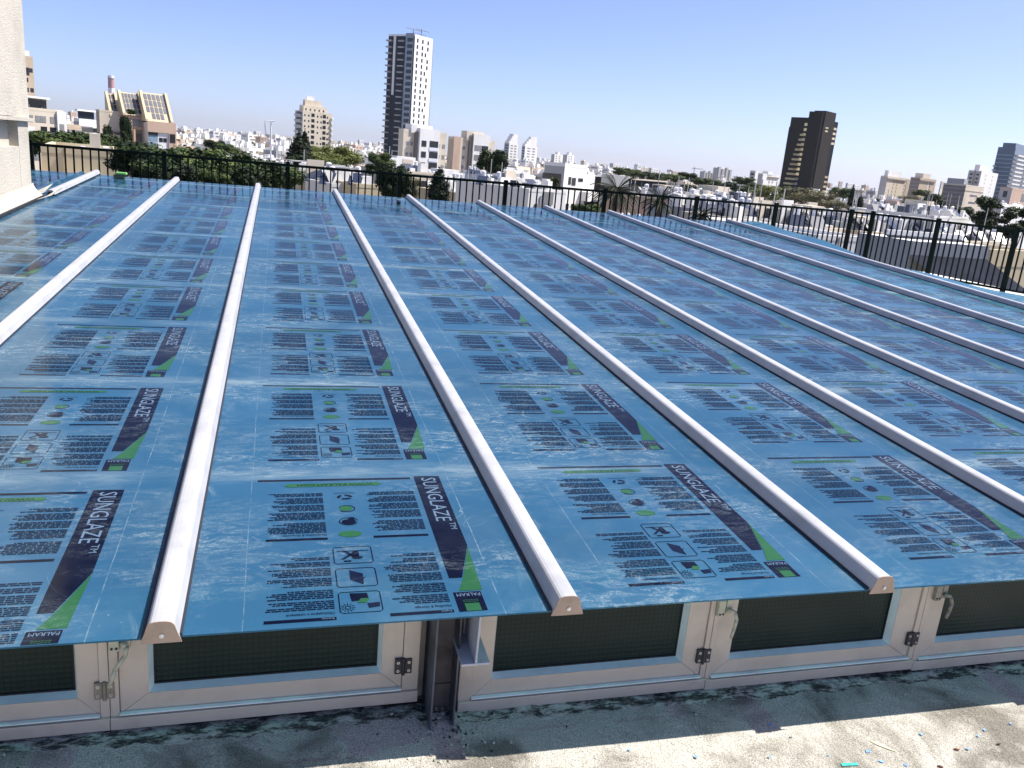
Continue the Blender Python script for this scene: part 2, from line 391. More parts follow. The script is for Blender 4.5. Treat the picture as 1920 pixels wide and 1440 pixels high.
    return mb.mesh('film_print', [M_NAVY, M_GREEN, M_PALE, M_TEXT])
def sheet_mesh(w_, ln, y0=0.0, droop=None):
    mb = MB(); nx, ny = (6 if droop else 1), (60 if droop else 1)
    g = 0.006
    P = lambda i, j, z: (g+(w_-2*g)*i/nx, y0+(ln-y0)*j/ny, z + (droop(i/nx, y0+(ln-y0)*j/ny) if droop else 0))
    for i in range(nx):
        for j in range(ny):
            mb.face([P(i, j, TH), P(i+1, j, TH), P(i+1, j+1, TH), P(i, j+1, TH)])
            mb.face([P(i, j, 0), P(i, j+1, 0), P(i+1, j+1, 0), P(i+1, j, 0)])
    for i in range(nx):
        mb.face([P(i, 0, 0), P(i+1, 0, 0), P(i+1, 0, TH), P(i, 0, TH)]); mb.face([P(i+1, ny, 0), P(i, ny, 0), P(i, ny, TH), P(i+1, ny, TH)])
    for j in range(ny):
        mb.face([P(0, j+1, 0), P(0, j, 0), P(0, j, TH), P(0, j+1, TH)]); mb.face([P(nx, j, 0), P(nx, j+1, 0), P(nx, j+1, TH), P(nx, j, TH)])
    return mb.mesh('glazing_sheet', M_FILM)
SHEET = sheet_mesh(Wd, L)
ordn = {-5: 'leftmost roof sheet, mostly behind the white wall', -4: 'roof sheet beside the leftmost one, behind the white wall',
        -3: 'roof sheet left of the short loose rail by the white wall', -2: 'roof sheet reflecting the white wall, left of the leftmost full-length rail',
        -1: 'roof sheet left of the rail that ends over the left window post', 0: 'roof sheet in the middle foreground, directly above the steel column',
        1: 'roof sheet right of the rail end above the steel column window', 2: 'roof sheet right of the second foreground rail end',
        3: 'roof sheet between fourth and fifth rails from the left foreground', 4: 'third roof sheet in from the right-hand edge',
        5: 'second roof sheet in from the right-hand edge', 6: 'roof sheet next to the narrow wavy strip at right'}
for k in range(-5, 7):
    o = put('glazing_sheet', SHEET, None, (k*Wd, 0, 0)); o.rotation_euler = roof_rot
    tag(o, 'blue film-covered plastic ' + ordn[k], 'roof sheet', 'blue printed glazing sheets of the roof')
    p = put('printed_film', print_mesh(.078*k if k < 7 else 0, 0, 5+k), o, (random.Random(k+50).uniform(-.012, .012), 0, 0))
def droop(u, y): return u*(0.050*math.sin(y*1.05+2.4) + 0.018*math.sin(y*2.7)) + 0.02*u*u
o = put('glazing_sheet', sheet_mesh(0.56, L, 0.0, droop), None, (7*Wd, 0, 0)); o.rotation_euler = roof_rot
tag(o, 'narrow blue plastic strip with a loose wavy edge along the right side of the roof', 'roof sheet')

# snap-on rails
def rail_profile():
    l = [(-.050, .0075), (-.045, .020), (-.040, .036), (-.036, .050), (-.032, .0575), (-.026, .0625), (-.015, .0650)]
    return l + [(0, .0656)] + [(-x, z) for x, z in reversed(l)]
RP = rail_profile()
def make_rail(y0, y1, cap0=True, label='', x=0.0, h=0.0):
    t = thing('glazing_rail', label, 'roof rail', (x, 0, h), 0, 'pale snap-on rails covering the joints between roof sheets'); t.rotation_euler = roof_rot
    mb = MB(); n = len(RP)
    for j in range(n-1):
        a, b = RP[j], RP[j+1]; mb.face([(b[0], y0, b[1]), (a[0], y0, a[1]), (a[0], y1, a[1]), (b[0], y1, b[1])])
    mb.face([(p[0], y1, p[1]) for p in RP])
    mb.face([(p[0], y0+.002, p[1]) for p in reversed(RP)])
    pr = mb.build('profile', M_RAIL, t, smooth=True); pr.data.polygons[-1].use_smooth = False
    pr.modifiers.new('split', 'EDGE_SPLIT').split_angle = rad(50)
    mb = MB(); mb.box(-.056, -.0495, y0+.012, y1-.02, TH, TH+.008); mb.box(.0495, .056, y0+.012, y1-.02, TH, TH+.008)
    mb.build('gasket', M_GASK, t)
    if cap0:
        mb = MB(); cp = [(-.056, -.004)] + [(x_*1.06, z_*1.04) for x_, z_ in RP] + [(.056, -.004)]
        mb.prism(cp, lambda p, k: (p[0], y0-.004+.0035*k, p[1]), 0)
        c = mb.build('end_cap', M_CAP, t)
        mb = MB(); mb.bar((0.002, y0-.004, .021), (0.002, y0-.008, .021), .0068, 12); mb.bar((0.002, y0-.008, .021), (0.002, y0-.0095, .021), .0045, 10, r2=.003)
        mb.build('screw', M_SCREW, c)
    return t
rn = {-1: 'leftmost full-length pale roof rail, crossing the left edge of the photo', 0: 'pale roof rail ending over the left window post with a screwed cap',
      1: 'pale roof rail with its screwed end cap just right of the steel beam end', 2: 'pale roof rail whose capped end stands above the third window',
      3: 'fourth pale roof rail, leaving the right edge of the photo', 4: 'fourth pale roof rail from the right edge strip', 5: 'third pale roof rail from the right edge strip',
      6: 'second pale roof rail from the right edge strip', 7: 'last pale roof rail on the right, beside the wavy strip'}
for k in range(-1, 8):
    make_rail(-.012, L+.03, True, rn[k], k*Wd)
t = make_rail(9.45, L+.05, False, 'short loose rail with an open dark end near the white wall', -2*Wd+.08, .012); t['group'] = 'loose roof rails by the wall'
mb = MB(); mb.prism([(p[0]*.75, p[1]*.7) for p in RP], lambda p, k: (p[0], 9.444+.003*k, p[1]), 0); mb.build('end_shade', M_SEAL, t)  # dark plate paints the shade inside the hollow rail
mb = MB(); mb.box(-.012, .012, 8.9, L, TH+.001, .045); mb.box(-.10, .10, 8.9, L, TH+.001, TH+.007)
o = mb.build('joint_base', M_FILM, None, (-2*Wd-.12, 0, 0.002)); o.rotation_euler = roof_rot; tag(o, 'uncovered blue joint strip running beside the short loose rail', 'joint strip')
# small green tape can left on the roof
t = thing('tape_dispenser', 'small green tape measure left at the far edge of the roof', 'tape measure', roofp(-2.02, 11.95, .008))
mb = MB(); mb.box(-.09, .07, -.05, .05, 0, .06); mb.build('body', mat('olive', (.07, .10, .06), .5), t, bevel=.012)
mb = MB(); mb.box(-.06, .10, -.055, .045, .0605, .10); mb.build('cover', mat('lime', (.18, .42, .12), .5), t, bevel=.015)

# ------------------------------------------------------------------ deck, parapets, building below
def deckz(x, y):
    q = min(1, max(0, (x-.80)/.25)); return -0.503 - 0.014*(x-.9) - .032*q*q*(3-2*q)
mb = MB(); xs = [-9, -4] + [-1.2+.05*i for i in range(120)] + [6, 9.3]; ys = [-9, -4, -1.6, -.9] + [-.6+.045*i for i in range(21)]
for i in range(len(xs)):
    for j in range(len(ys)):
        x, y = xs[i], ys[j]; z = deckz(min(max(x, -1.2), 5), y)
        fil = max(0, min(1, (y-.10)/.12)); z += fil*(.010 + .022*(noise.noise(Vector((x*6, y*14, 0)))) + .012*noise.noise(Vector((x*22, y*30, 3))))
        z += .004*noise.noise(Vector((x*2, y*2, 7)))
        mb.v.append((x, y, z))
ny = len(ys)
for i in range(len(xs)-1):
    for j in range(ny-1): mb.f.append((i*ny+j, (i+1)*ny+j, (i+1)*ny+j+1, i*ny+j+1)); mb.m.append(0)
o = mb.build('roof_deck', M_DECK, smooth=True); tag(o, kind='structure')
M_PLAIN = mat('white_roof_paint', (.70, .69, .65), .85, 0, .12, 1.5, .2, 30)
mb = MB(); mb.box(9.35, 14.4, -9, 13.25, -.7, -.16); mb.box(-9, 9.30, 12.45, 13.25, -.7, -.16)
o = mb.build('roof_terrace', M_PLAIN); tag(o, kind='structure')
M_OWN = mat('own_wall', (.55, .50, .42), .9, 0, .1, 1, .1)
mb = MB(); mb.box(-9, 14.35, -9, 13.2, -21, -.72)
o = mb.build('building_block', M_OWN); tag(o, 'building carrying the blue roof and deck', 'building')
mb = MB(); mb.box(-9, 9.3, .34, 12.4, -.72, -.60); o = mb.build('added_dark_floor', mat('room_dark', (.05, .05, .05), .9)); tag(o, kind='structure')  # unseen dark floor added to block light below the sheets
mb = MB(); mb.box(9.302, 9.348, .30, 12.44, -.7, -.02); mb.box(-9, 9.30, 12.402, 12.448, -.7, .50)
o = mb.build('roof_curb', M_PLAIN); tag(o, 'low white curb wall carrying the far and right edges of the blue roof', 'curb')
mb = MB(); mb.box(-6.0, 12.35, 13.02, 13.22, -.155, -.02); mb.box(12.35, 12.5, 12.9, 13.22, -.155, -.02)
o = mb.build('parapet', M_PLAIN); tag(o, 'low white parapet under the green railing', 'parapet')

# ------------------------------------------------------------------ windows under the eave
YF = .235
def strip(mb, x0, x1, z0, z1, y0, y1, mi=0): mb.box(x0, x1, y0, y1, z0, z1, mi)
def window(label, s0, s1, g0, g1, f0, f1, zb, hinge=None, hm=None, handle=None, open_=0):
    zs, zl, zg = zb+.046, zb+.052, zb+.122
    ztop = -.035
    t = thing('awning_window', label, 'window', ((f0+f1)/2, YF, zb), 0, 'row of low aluminium windows under the roof eave')
    X = lambda x: x-(f0+f1)/2; Z = lambda z: z-zb
    mb = MB()      # outer frame, mitred corners read as thin dark joints
    mb.box(X(f0), X(f1), -.015, .06, 0, Z(zs)-.002)
    mb.box(X(f0), X(s0)-.0015, -.004, .06, Z(zs)-.002, Z(ztop)); mb.box(X(s1)+.0015, X(f1), -.004, .06, Z(zs)-.002, Z(ztop))
    mb.build('frame', M_ALU, t, bevel=.002)
    mb = MB(); y0, y1 = .004, .052
    def quadbox(pts, ya, yb):
        mb.prism(pts, lambda p, k: (p[0], yb if k else ya, p[1]), 0)
    a, b, c, d = X(s0), X(s1), X(g0)-.003, X(g1)+.003; e, f, g = Z(zs)+.002, Z(zg)-.004, Z(ztop)-.002
    gp = .0008
    quadbox([(a+gp, e), (b-gp, e), (d-gp, f-gp), (c+gp, f-gp)], y0, y1)
    quadbox([(a, e+gp), (c, f), (c, g), (a, g)], y0-.0006, y1)
    quadbox([(b, e+gp), (b, g), (d, g), (d, f)], y0-.0006, y1)
    sash = mb.build('sash', M_ALU, t, bevel=.0015)
    mb = MB()      # sloping glazing bead
    c2, d2, f2 = c+.012, d-.012, f+.010
    mb.face([(c, y0+.001, f), (d, y0+.001, f), (d2, .040, f2), (c2, .040, f2)]); mb.face([(c, y0+.001, f), (c2, .040, f2), (c2, .040, g), (c, y0+.001, g)])
    mb.face([(d, y0+.001, g), (d2, .040, g), (d2, .040, f2), (d, y0+.001, f)])
    mb.build('glazing_bead', M_BEAD, sash)
    mb = MB(); mb.box(c2-.002, c2+.004, .036, .044, f2, g); mb.box(d2-.004, d2+.002, .036, .044, f2, g); mb.box(c2, d2, .036, .044, f2-.001, f2+.005)
    mb.build('seal', M_SEAL, sash)
    mb = MB(); mb.box(c2+.003, d2-.003, .040, .046, f2+.002, g); mb.build('glass', M_WGLASS, sash)
    mb = MB(); mb.box(a, b, -.0135, -.0125+.014, Z(zl)-.001, Z(zl)+.0045); mb.build('lit_ledge', M_BEAD, t)  # thin pale strip paints the lit top edge of the frame
    if hinge is not None:
        mb = MB(); hx, hz = X(hinge), Z(zb+.145)
        mb.box(hx-.030, hx-.006, -.0085, .0035, hz-.03, hz+.03); mb.box(hx+.006, hx+.030, -.0085, .0035, hz-.03, hz+.03)
        mb.bar((hx, -.006, hz-.036), (hx, -.006, hz+.033), .0065, 10)
        h = mb.build('hinge', hm, t, bevel=.003)
        for sx in (-.019, .019):
            for sz in (-.017, .016):
                m2 = MB(); m2.bar((hx+sx, -.0085, hz+sz), (hx+sx, -.0105, hz+sz), .0052, 10); m2.bar((hx+sx, -.0105, hz+sz), (hx+sx, -.0108, hz+sz), .0022, 8, 1)
                m2.build('screw', [M_SCREW, M_SEAL], h)
    if handle is not None:
        hx, hz, hmat, lean, ln = handle; hx = X(hx); hz = Z(hz)
        mb = MB(); mb.box(hx-.034, hx-.004, -.022, -.0005, hz-.020, hz+.05); mb.box(hx+.002, hx+.028, -.018, -.0005, hz-.012, hz+.05)
        h = mb.build('handle', hmat, t, bevel=.003)
        mb = MB(); pts = [Vector((hx+.004, -.024, hz+.012)), Vector((hx+.030+lean*.2, -.036, hz+.006)), Vector((hx+.040+lean*.5, -.040, hz-.025)), Vector((hx+.036+lean, -.040, hz-.06-ln*.2)), Vector((hx+.030+lean*1.3, -.038, hz-.085-ln))]
        for q in range(4): mb.bar(pts[q], pts[q+1], .0085-.0006*q, 8, 0, .0085-.0006*(q+1))
        mb.build('lever', hmat, h, smooth=True)
        for q in (-.026, -.012):
            m2 = MB(); m2.bar((hx+q, -.022, hz-.008), (hx+q, -.0245, hz-.008), .004, 8); m2.build('screw', M_SEAL, h)
    return t
window('low aluminium window cut off by the left edge of the photo', -1.150, -.221, -1.07, -.289, -1.21, -.192, -.463, -.205, M_HINGE2)
window('low aluminium window directly left of the steel column', -.162, .753, -.071, .676, -.190, .812, -.463, .756, M_HINGE, (-.150, -.150, M_CREAM, -.05, .05))
window('low aluminium window directly right of the steel column', 1.013, 1.946, 1.090, 1.858, .963, 1.969, -.530, 1.949, M_HINGE)
window('low window second right of the steel column with a cream curved handle', 1.995, 2.947, 2.074, 2.841, 1.971, 2.973, -.536, 2.950, M_HINGE, (2.005, -.185, M_CREAM, 0, .02))
window('low window at the right edge with a taupe handle', 3.003, 3.93, 3.083, 3.85, 2.975, 3.96, -.545, None, None, (3.035, -.185, M_TAUPE, .0, .01))
window('low window right of the taupe-handled window, outside the photo edge', 4.01, 4.93, 4.09, 4.85, 3.962, 4.96, -.550)
# header above windows, hidden by the eave, closes the room
mb = MB(); mb.box(-9, 9.3, .25, .30, -.034, .008); mb.box(-9, -1.22, .25, .30, -.5, -.034); mb.box(4.97, 9.3, .25, .30, -.62, -.034)
mb.box(-1.215, 4.965, .296, .31, -.6, -.034)
o = mb.build('eave_wall', M_ALU); tag(o, 'metal header wall behind and above the row of low windows', 'wall')

# steel column and beam
t = thing('steel_column', 'dark steel H-section column standing between the two window groups', 'column', (.888, .2, -.5))
mb = MB(); mb.box(-.047, -.041, -.085, .085, -.03, .47); mb.build('flange', M_STEEL, t)
mb = MB(); mb.box(.041, .047, -.055, .085, -.03, .47); mb.build('flange', M_STEEL, t)
mb = MB(); mb.box(-.041, .041, .02, .027, -.03, .47); mb.box(-.041, .041, .014, .0195, .10, .106); mb.build('web', M_RUST, t)
mb = MB(); mb.box(-.054, -.052, .03, .05, .0, .47); mb.build('sealant', M_SEAL, t)
t = thing('steel_beam', 'painted steel I-beam end sticking out under the roof eave', 'beam', (.972, .06, -.222)); t.rotation_euler = (SL, 0, 0)
mb = MB(); mb.box(-.049, .049, 0, 12.0, 0, .008); mb.build('bottom_flange', M_BEAM, t)
mb = MB(); mb.box(-.003, .004, .001, 12.0, .008, .208); mb.build('web', M_BEAM, t)
mb = MB(); mb.box(-.049, .049, 0, 12.0, .208, .216); mb.build('top_flange', M_BEAM, t)
# rubble and dirt at the foot of the column
rb = random.Random(3)
mb = MB()
for _ in range(260):
    x = rb.gauss(.90, .10) if rb.random() < .6 else rb.uniform(-.9, 4.2); y = rb.gauss(.13, .04) if rb.random() < .8 else rb.gauss(.0, .1); y = min(y, .21)
    s = rb.uniform(.0015, .0055); z = deckz(x, y)+ (.02 if y > .15 else 0)
    T = Matrix.Translation((x, y, z+s*.3)) @ Matrix.Rotation(rb.random()*6, 4, 'Z') @ Matrix.Rotation(rb.random()*.8, 4, 'X')
    mb.box(-s, s, -s*.7, s*.7, -s*.5, s*.5, rb.choice((0, 0, 1, 1, 2)), T)
o = mb.build('rubble', [mat('crumb_light', (.5, .5, .42), .9), mat('crumb_grey', (.2, .2, .18), .9), mat('crumb_dark', (.04, .04, .035), .9)]); tag(o, 'loose mortar crumbs and grit', 'rubble', kind='stuff')

# litter on the sunlit deck
def flat(name, label, cat, px, py, pts, th, m, rz=0, group=None, lift=.003):
    p = atz(px, py, -.52); p.z = deckz(p.x, p.y)+lift
    mb = MB(); mb.prism(pts, lambda q, k: (q[0], q[1], th*k), 0)
    o = mb.build(name, m, None, p, rz); return tag(o, label, cat, group)
M_TEAL = mat('teal_plastic', (.05, .42, .34), .4, 0, .2, 60); M_BLF = mat('film_scrap', (.20, .38, .70), .3, 0, .2, 60)
flat('plastic_strip', 'short teal plastic strip lying on the sunlit deck', 'plastic strip', 1596, 1420, [(-.032, -.007), (.032, -.005), (.034, .008), (-.030, .007)], .002, M_TEAL, rad(-8))
flat('plastic_strip', 'pointed green plastic sliver at the bottom edge of the photo', 'plastic strip', 1395, 1437, [(-.02, -.006), (.018, -.002), (.02, .004), (-.02, .010)], .003, mat('green_sliver', (.02, .25, .12), .4), rad(110))
flat('dry_leaf', 'pale narrow dry leaf beside the shadow edge', 'leaf', 1658, 1384, [(-.045, .006), (-.02, .012), (.01, .008), (.045, -.012), (.02, -.010), (-.02, -.004)], .0015, mat('dry_leaf', (.62, .56, .36), .7), rad(-38))
for i, (px, py, rz, lb) in enumerate(((1876, 1382, .1, 'dark brown seed nearest the right edge of the photo'), (1797, 1393, -.4, 'reddish brown seed left of the dark brown one'), (1766, 1426, -.5, 'brown seed pod closest to the bottom edge'))):
    p = atz(px, py, -.53); p.z = deckz(p.x, p.y)+.004
    mb = MB(); n = 8
    for a, b_, ra, rb_ in ((-.011, -.006, .001, .004), (-.006, .004, .004, .0042), (.004, .011, .0042, .001)): mb.bar((a, 0, 0), (b_, 0, 0), ra, 8, 0, rb_)
    tag(mb.build('seed', mat('seed%d' % i, ((.07, .03, .015), (.28, .10, .04), (.16, .06, .03))[i], .5), None, p, rz, smooth=True), lb, 'seed')
sc = [(1630, 1395, 1.2), (1702, 1420, .9), (1700+119, 1388, .8), (1446, 1346, 1), (1730, 1361, .8), (1632, 1429, .6), (1556, 1403, .5), (1445, 1407, .6), (1838, 1363, .7), (1655, 1413, 1.1), (1850, 1352, .8), (1900, 1340, .7), (960, 1327, 1.5), (1306, 1408, .9), (1180, 1397, .6)]
for i, (px, py, s) in enumerate(sc):
    flat('film_scrap', 'tiny torn scrap of blue film on the deck', 'film scrap', px, py, [(-.008*s, -.005*s), (.007*s, -.006*s), (.010*s, .003*s), (-.002*s, .008*s)], .0012, M_BLF, i*1.3, 'tiny scraps of blue film scattered on the deck', .004)

# ------------------------------------------------------------------ left white wall
t = thing('stair_wall', 'rough white stucco wall with a ledge at the left edge of the photo', 'wall', (-2.55, 0, 0))
mb = MB()
mb.box(-3, 0, 2.0, 9.20, 1.40, 6.0); mb.box(-3, -.10, 2.0, 9.14, .1, 1.399)
mb.box(-.0999, -.002, 8.72, 9.14, .1, 1.399); mb.box(-.0999, -.004, 2.0, 9.14, .1, 1.10)
mb.build('upper_wall', M_STUCCO, t)
mb = MB(); mb.box(.0005, .035, 2.0, 8.55, 1.43, 6.0); mb.build('pilaster', M_STUCCO, t)
mb = MB(); mb.box(.0005, .045, 2.0, 9.22, 1.385, 1.425); mb.build('ledge', M_STUCCO, t)
mb = MB()      # flared foot and flashing flap
for j in range(24):
    y0 = 2.0+7.2*j/24; y1 = 2.0+7.2*(j+1)/24
    for k in range(4):
        a = lambda q: (.003+.10*(q/4)**2, 0)
        def P(y, q):
            dx, dz = a(q); base = roofp(0, y).z; top = base+.40
            return (dx, y, top-.22-(.18-.04)*(q/4))
        mb.face([P(y0, k), P(y0, k+1), P(y1, k+1), P(y1, k)])
mb.build('flared_foot', M_STUCCO, t, smooth=True)
mb = MB(); mb.box(.05, .125, 2.0, 9.2, 0, .030)
o = mb.build('membrane', M_DARKM, t); o.rotation_euler = (SL, 0, 0); o.location = (0, 0, .012)
mb = MB(); z = roofp(0, 9.3).z
mb.prism([(8.9, z+.06), (9.35, z+.05), (9.70, z+.15), (9.40, z+.11)], lambda p, k: (.02+.006*k+.10*(p[0]-8.9), p[0], p[1]), 0)
mb.prism([(8.7, z+.02), (9.1, z+.035), (9.9, z+.12), (9.3, z+.03)], lambda p, k: (.16+.006*k+.02*(p[0]-8.9), p[0], p[1]), 0)
mb.build('flashing_flap', M_STUCCO, t)

# ------------------------------------------------------------------ green railing
ft = thing('green_railing', 'dark green metal railing along the far edge of the roof terrace', 'railing', (0, 13, 0))
PX = [(-5.5, 13), (-3.50, 13), (-1.51, 13), (.48, 13), (2.43, 13), (4.41, 13), (6.41, 13), (8.38, 13), (10.2, 13), (12.04, 13), (12.50, 12.9), (12.98, 11.55), (13.33, 10.0), (13.75, 8.4), (14.1, 6.9), (14.2, 5.0)]
TZ, BZ = 1.025, -.06
BAR = None
for i, (x, y) in enumerate(PX):
    mb = MB(); mb.box(-.035, .035, -.035, .035, -.16, TZ+.05); mb.box(-.03, .03, -.03, .03, TZ+.05, TZ+.06)
    mb.build('post', M_FENCE, ft, (x, y-13, 0))
    if i+1 < len(PX):
        a = Vector((x, y-13, 0)); b = Vector((PX[i+1][0], PX[i+1][1]-13, 0)); d = b-a; ln = d.length; ang = math.atan2(d.y, d.x)
        mb = MB(); mb.box(.035, ln-.035, -.022, .022, TZ-.022, TZ+.022); m3 = MB(); m3.box(.035, ln-.035, -.018, .018, BZ-.02, BZ+.02)
        pn = mb.build('top_rail', M_FENCE, ft, a, ang); m3.build('bottom_rail', M_FENCE, pn)
        n = max(2, round(ln/.124))
        if BAR is None: m_ = MB(); m_.box(-.0115, .0115, -.0115, .0115, BZ+.0205, TZ-.0225); BAR = m_.mesh('bar', M_FENCE)
        for q in range(1, n): put('bar', BAR, pn, (ln*q/n, 0, 0))

# ================================================================== the city
GZ = -21.0
def zdir(az): return Vector((math.sin(rad(az)), math.cos(rad(az)), 0))
def cm(name, col, rough=.85, **k): return mat(name, col, rough, var=.07, scale=.25, streak=True, **k)
W_WHITE = cm('render_white', (.74, .73, .70)); W_CREAM = cm('render_cream', (.60, .53, .42)); W_TAN = cm('render_tan', (.46, .37, .27))
W_GREY = cm('render_and_shade_grey', (.36, .36, .36)); W_PINK = cm('render_peach', (.50, .36, .27)); W_BROWN = cm('clad_and_shade_brown', (.20, .165, .14))  # grey and brown also serve walls with shade put into the colour
W_SAND = cm('render_sand', (.55, .46, .30)); W_BLUEG = cm('bluish_panel', (.26, .31, .36), .4); W_DKBLUE = cm('dark_glass_wall', (.016, .022, .034), .4, spec=.2)
W_NAVYG = cm('tower_glass', (.07, .10, .15), .2)
R_LIGHT = mat('roof_light', (.58, .58, .58), .9, 0, .15, .4); R_GREY = mat('roof_grey', (.36, .36, .36), .9, 0, .2, .4)
G_DARK = mat('window_dark', (.018, .020, .024), .15, 0, .1, 1); G_GREY = mat('window_shutter', (.22, .22, .22), .5); G_BLUE = mat('window_blue', (.22, .33, .40), .2)
G_GOLD = mat('window_gold', (.75, .58, .30), .25, .6, .2, .3); B_BLACK = cm('bronze_black', (.004, .0035, .003), .5, spec=.12); B_BROWN = cm('bronze_brown', (.024, .018, .013), .6, spec=.15)
T_WHITE = mat('tank_white', (.72, .72, .74), .35, 0, .03, 3); SOLAR = mat('solar_panel', (.035, .045, .075), .2, 0, .1, 2)
M_NET = mat('scaffold_net', (.022, .022, .024), .9, 0, .4, .7); M_POLE = mat('pole_grey', (.55, .55, .55), .5)

def proj(P):
    v = P-CAM; z = v.dot(fwd); return 960+F*v.dot(RT)/z, 720-F*v.dot(UP)/z
mbw = MB(); mbw.box(-.5, .5, -.05, .02, 0, 1, 0)
WINM = {m.name: None for m in (G_DARK, G_GREY, G_BLUE, G_GOLD, W_WHITE, T_WHITE)}
def winmesh(m):
    if WINM.get(m.name) is None: WINM[m.name] = mbw.mesh('window', m)
    return WINM[m.name]
class Bld:
    """box-shaped block from the pixels of its three visible top corners, standing at horizontal distance D"""
    def __init__(s, name, label, cat, D, xl, xc, xr, yt, nR=138, wall=W_CREAM, wallL=None, roof=R_LIGHT, group=None, par=.8, wl=None, wr=None):  # wallL is often darker, with that side's shade put into the colour
        C = at(xc, yt, D); s.H = C.z-GZ; s.uR = zdir(nR-90); s.uL = zdir(nR-180)
        def solve(px, u):
            n = RT-fwd*((px-960)/F); return -((C-CAM).dot(n))/u.dot(n)
        s.wr = wr or max(2, min(90, solve(xr, s.uR))); s.wl = wl or max(2, min(90, solve(xl, s.uL)))
        s.base = Vector((C.x, C.y, GZ)); s.rz = math.atan2(s.uR.y, s.uR.x); s.ppm = F/D
        s.par = par; s.root = thing(name, label, cat, s.base, s.rz, group); s.group = group
        s.box('wall', 0, s.wr, 0, s.wl, 0, s.H-par, [wall, wallL or wall, roof], shell=True)
        if par:
            mb = MB(); t = .25
            mb.box(0, s.wr, -.02, t, s.H-par+.002, s.H); mb.box(-.02, t, t+.01, s.wl, s.H-par+.002, s.H); mb.box(s.wr-t, s.wr, t+.01, s.wl, s.H-par+.002, s.H, 0); mb.box(t+.01, s.wr-t-.01, s.wl-t, s.wl, s.H-par+.002, s.H)
            mb.build('parapet', wall, s.root)
        FOOT.append((s.base + s.uR*s.wr/2 + s.uL*s.wl/2, max(s.wr, s.wl)*.62))
    def box(s, name, x0, x1, y0, y1, z0, z1, mats, shell=False, parent=None):
        mb = MB(); mb.box(x0, x1, y0, y1, z0, z1)
        if shell: mb.m = [2, 2, 0, 0, 0, 1]
        return mb.build(name, mats, parent or s.root)
    def grid(s, face, us, zs, ww, wh, m=G_DARK, name='window', off=0.0, skip=None, cap=100):
        k = 0
        for iz, z in enumerate(zs):
            for iu, u in enumerate(us):
                if skip and skip(iu, iz): continue
                if k >= cap: return
                k += 1
                o = put(name, winmesh(m), s.root, (u, -off, z) if face == 'R' else (-off, u, z), 0 if face == 'R' else -math.pi/2, (ww, 1, wh))
    def balconies(s, face, us, zs, ww, dep=1.3, ph=1.0, m=W_WHITE, dark=True):
        mb = MB(); mb.box(-ww/2, ww/2, -dep, -.01, 0, .18); mb.box(-ww/2, ww/2, -dep, -dep+.1, .1805, ph); mb.box(-ww/2, -ww/2+.1, -dep+.101, -.01, .1805, ph); mb.box(ww/2-.1, ww/2, -dep+.101, -.01, .1805, ph)
        me = mb.mesh('balcony', m)
        for z in zs:
            for u in us:
                rz = 0 if face == 'R' else -math.pi/2; p = (u, -.03, z) if face == 'R' else (-.03, u, z)
                put('balcony', me, s.root, p, rz)
                if dark: put('window', winmesh(G_DARK), s.root, (u, 0, z+.2) if face == 'R' else (0, u, z+.2), rz, (ww*.8, 1, 2.2))
    def heaters(s, n, seed=0):
        r = random.Random(seed+int(s.base.x*7)); 
        for _ in range(n):
            put('water_heater', HEATER, s.root, (r.uniform(1, s.wr-1), r.uniform(1, s.wl-1), s.H-s.par), r.choice((-.9, -.75, -.6)))
    def hut(s, fx=.5, fy=.5, w_=3.5, d_=3.5, h=2.6, m=W_WHITE):
        x, y = s.wr*fx, s.wl*fy; return s.box('roof_hut', x-w_/2, x+w_/2, y-d_/2, y+d_/2, s.H-s.par+.01, s.H+h-s.par, [m])
def facade_clutter(root, wr, H, n):
    rc = CR_; mb = MB()
    for q in range(n):
        x = rc.uniform(.3, wr-1.2); z = H-rc.uniform(1.2, 9); k_ = rc.random()
        if k_ < .4: mb.box(x, x+.8, -.42, -.03, z, z+.6, 0)
        elif k_ < .6: mb.box(x, x+1.5, -.12, -.03, z, z+1.3, 1)
        elif k_ < .8: mb.box(x, x+.09, -.12, -.03, 0, z+1.5, 2)
        else: mb.box(x, x+2.2, -.9, -.03, z, z+.09, 2)
    o = mb.build('wall_fixtures', [T_WHITE, G_GREY, W_GREY], root); o['kind'] = 'stuff'
FOOT = []
CR_ = random.Random(9)
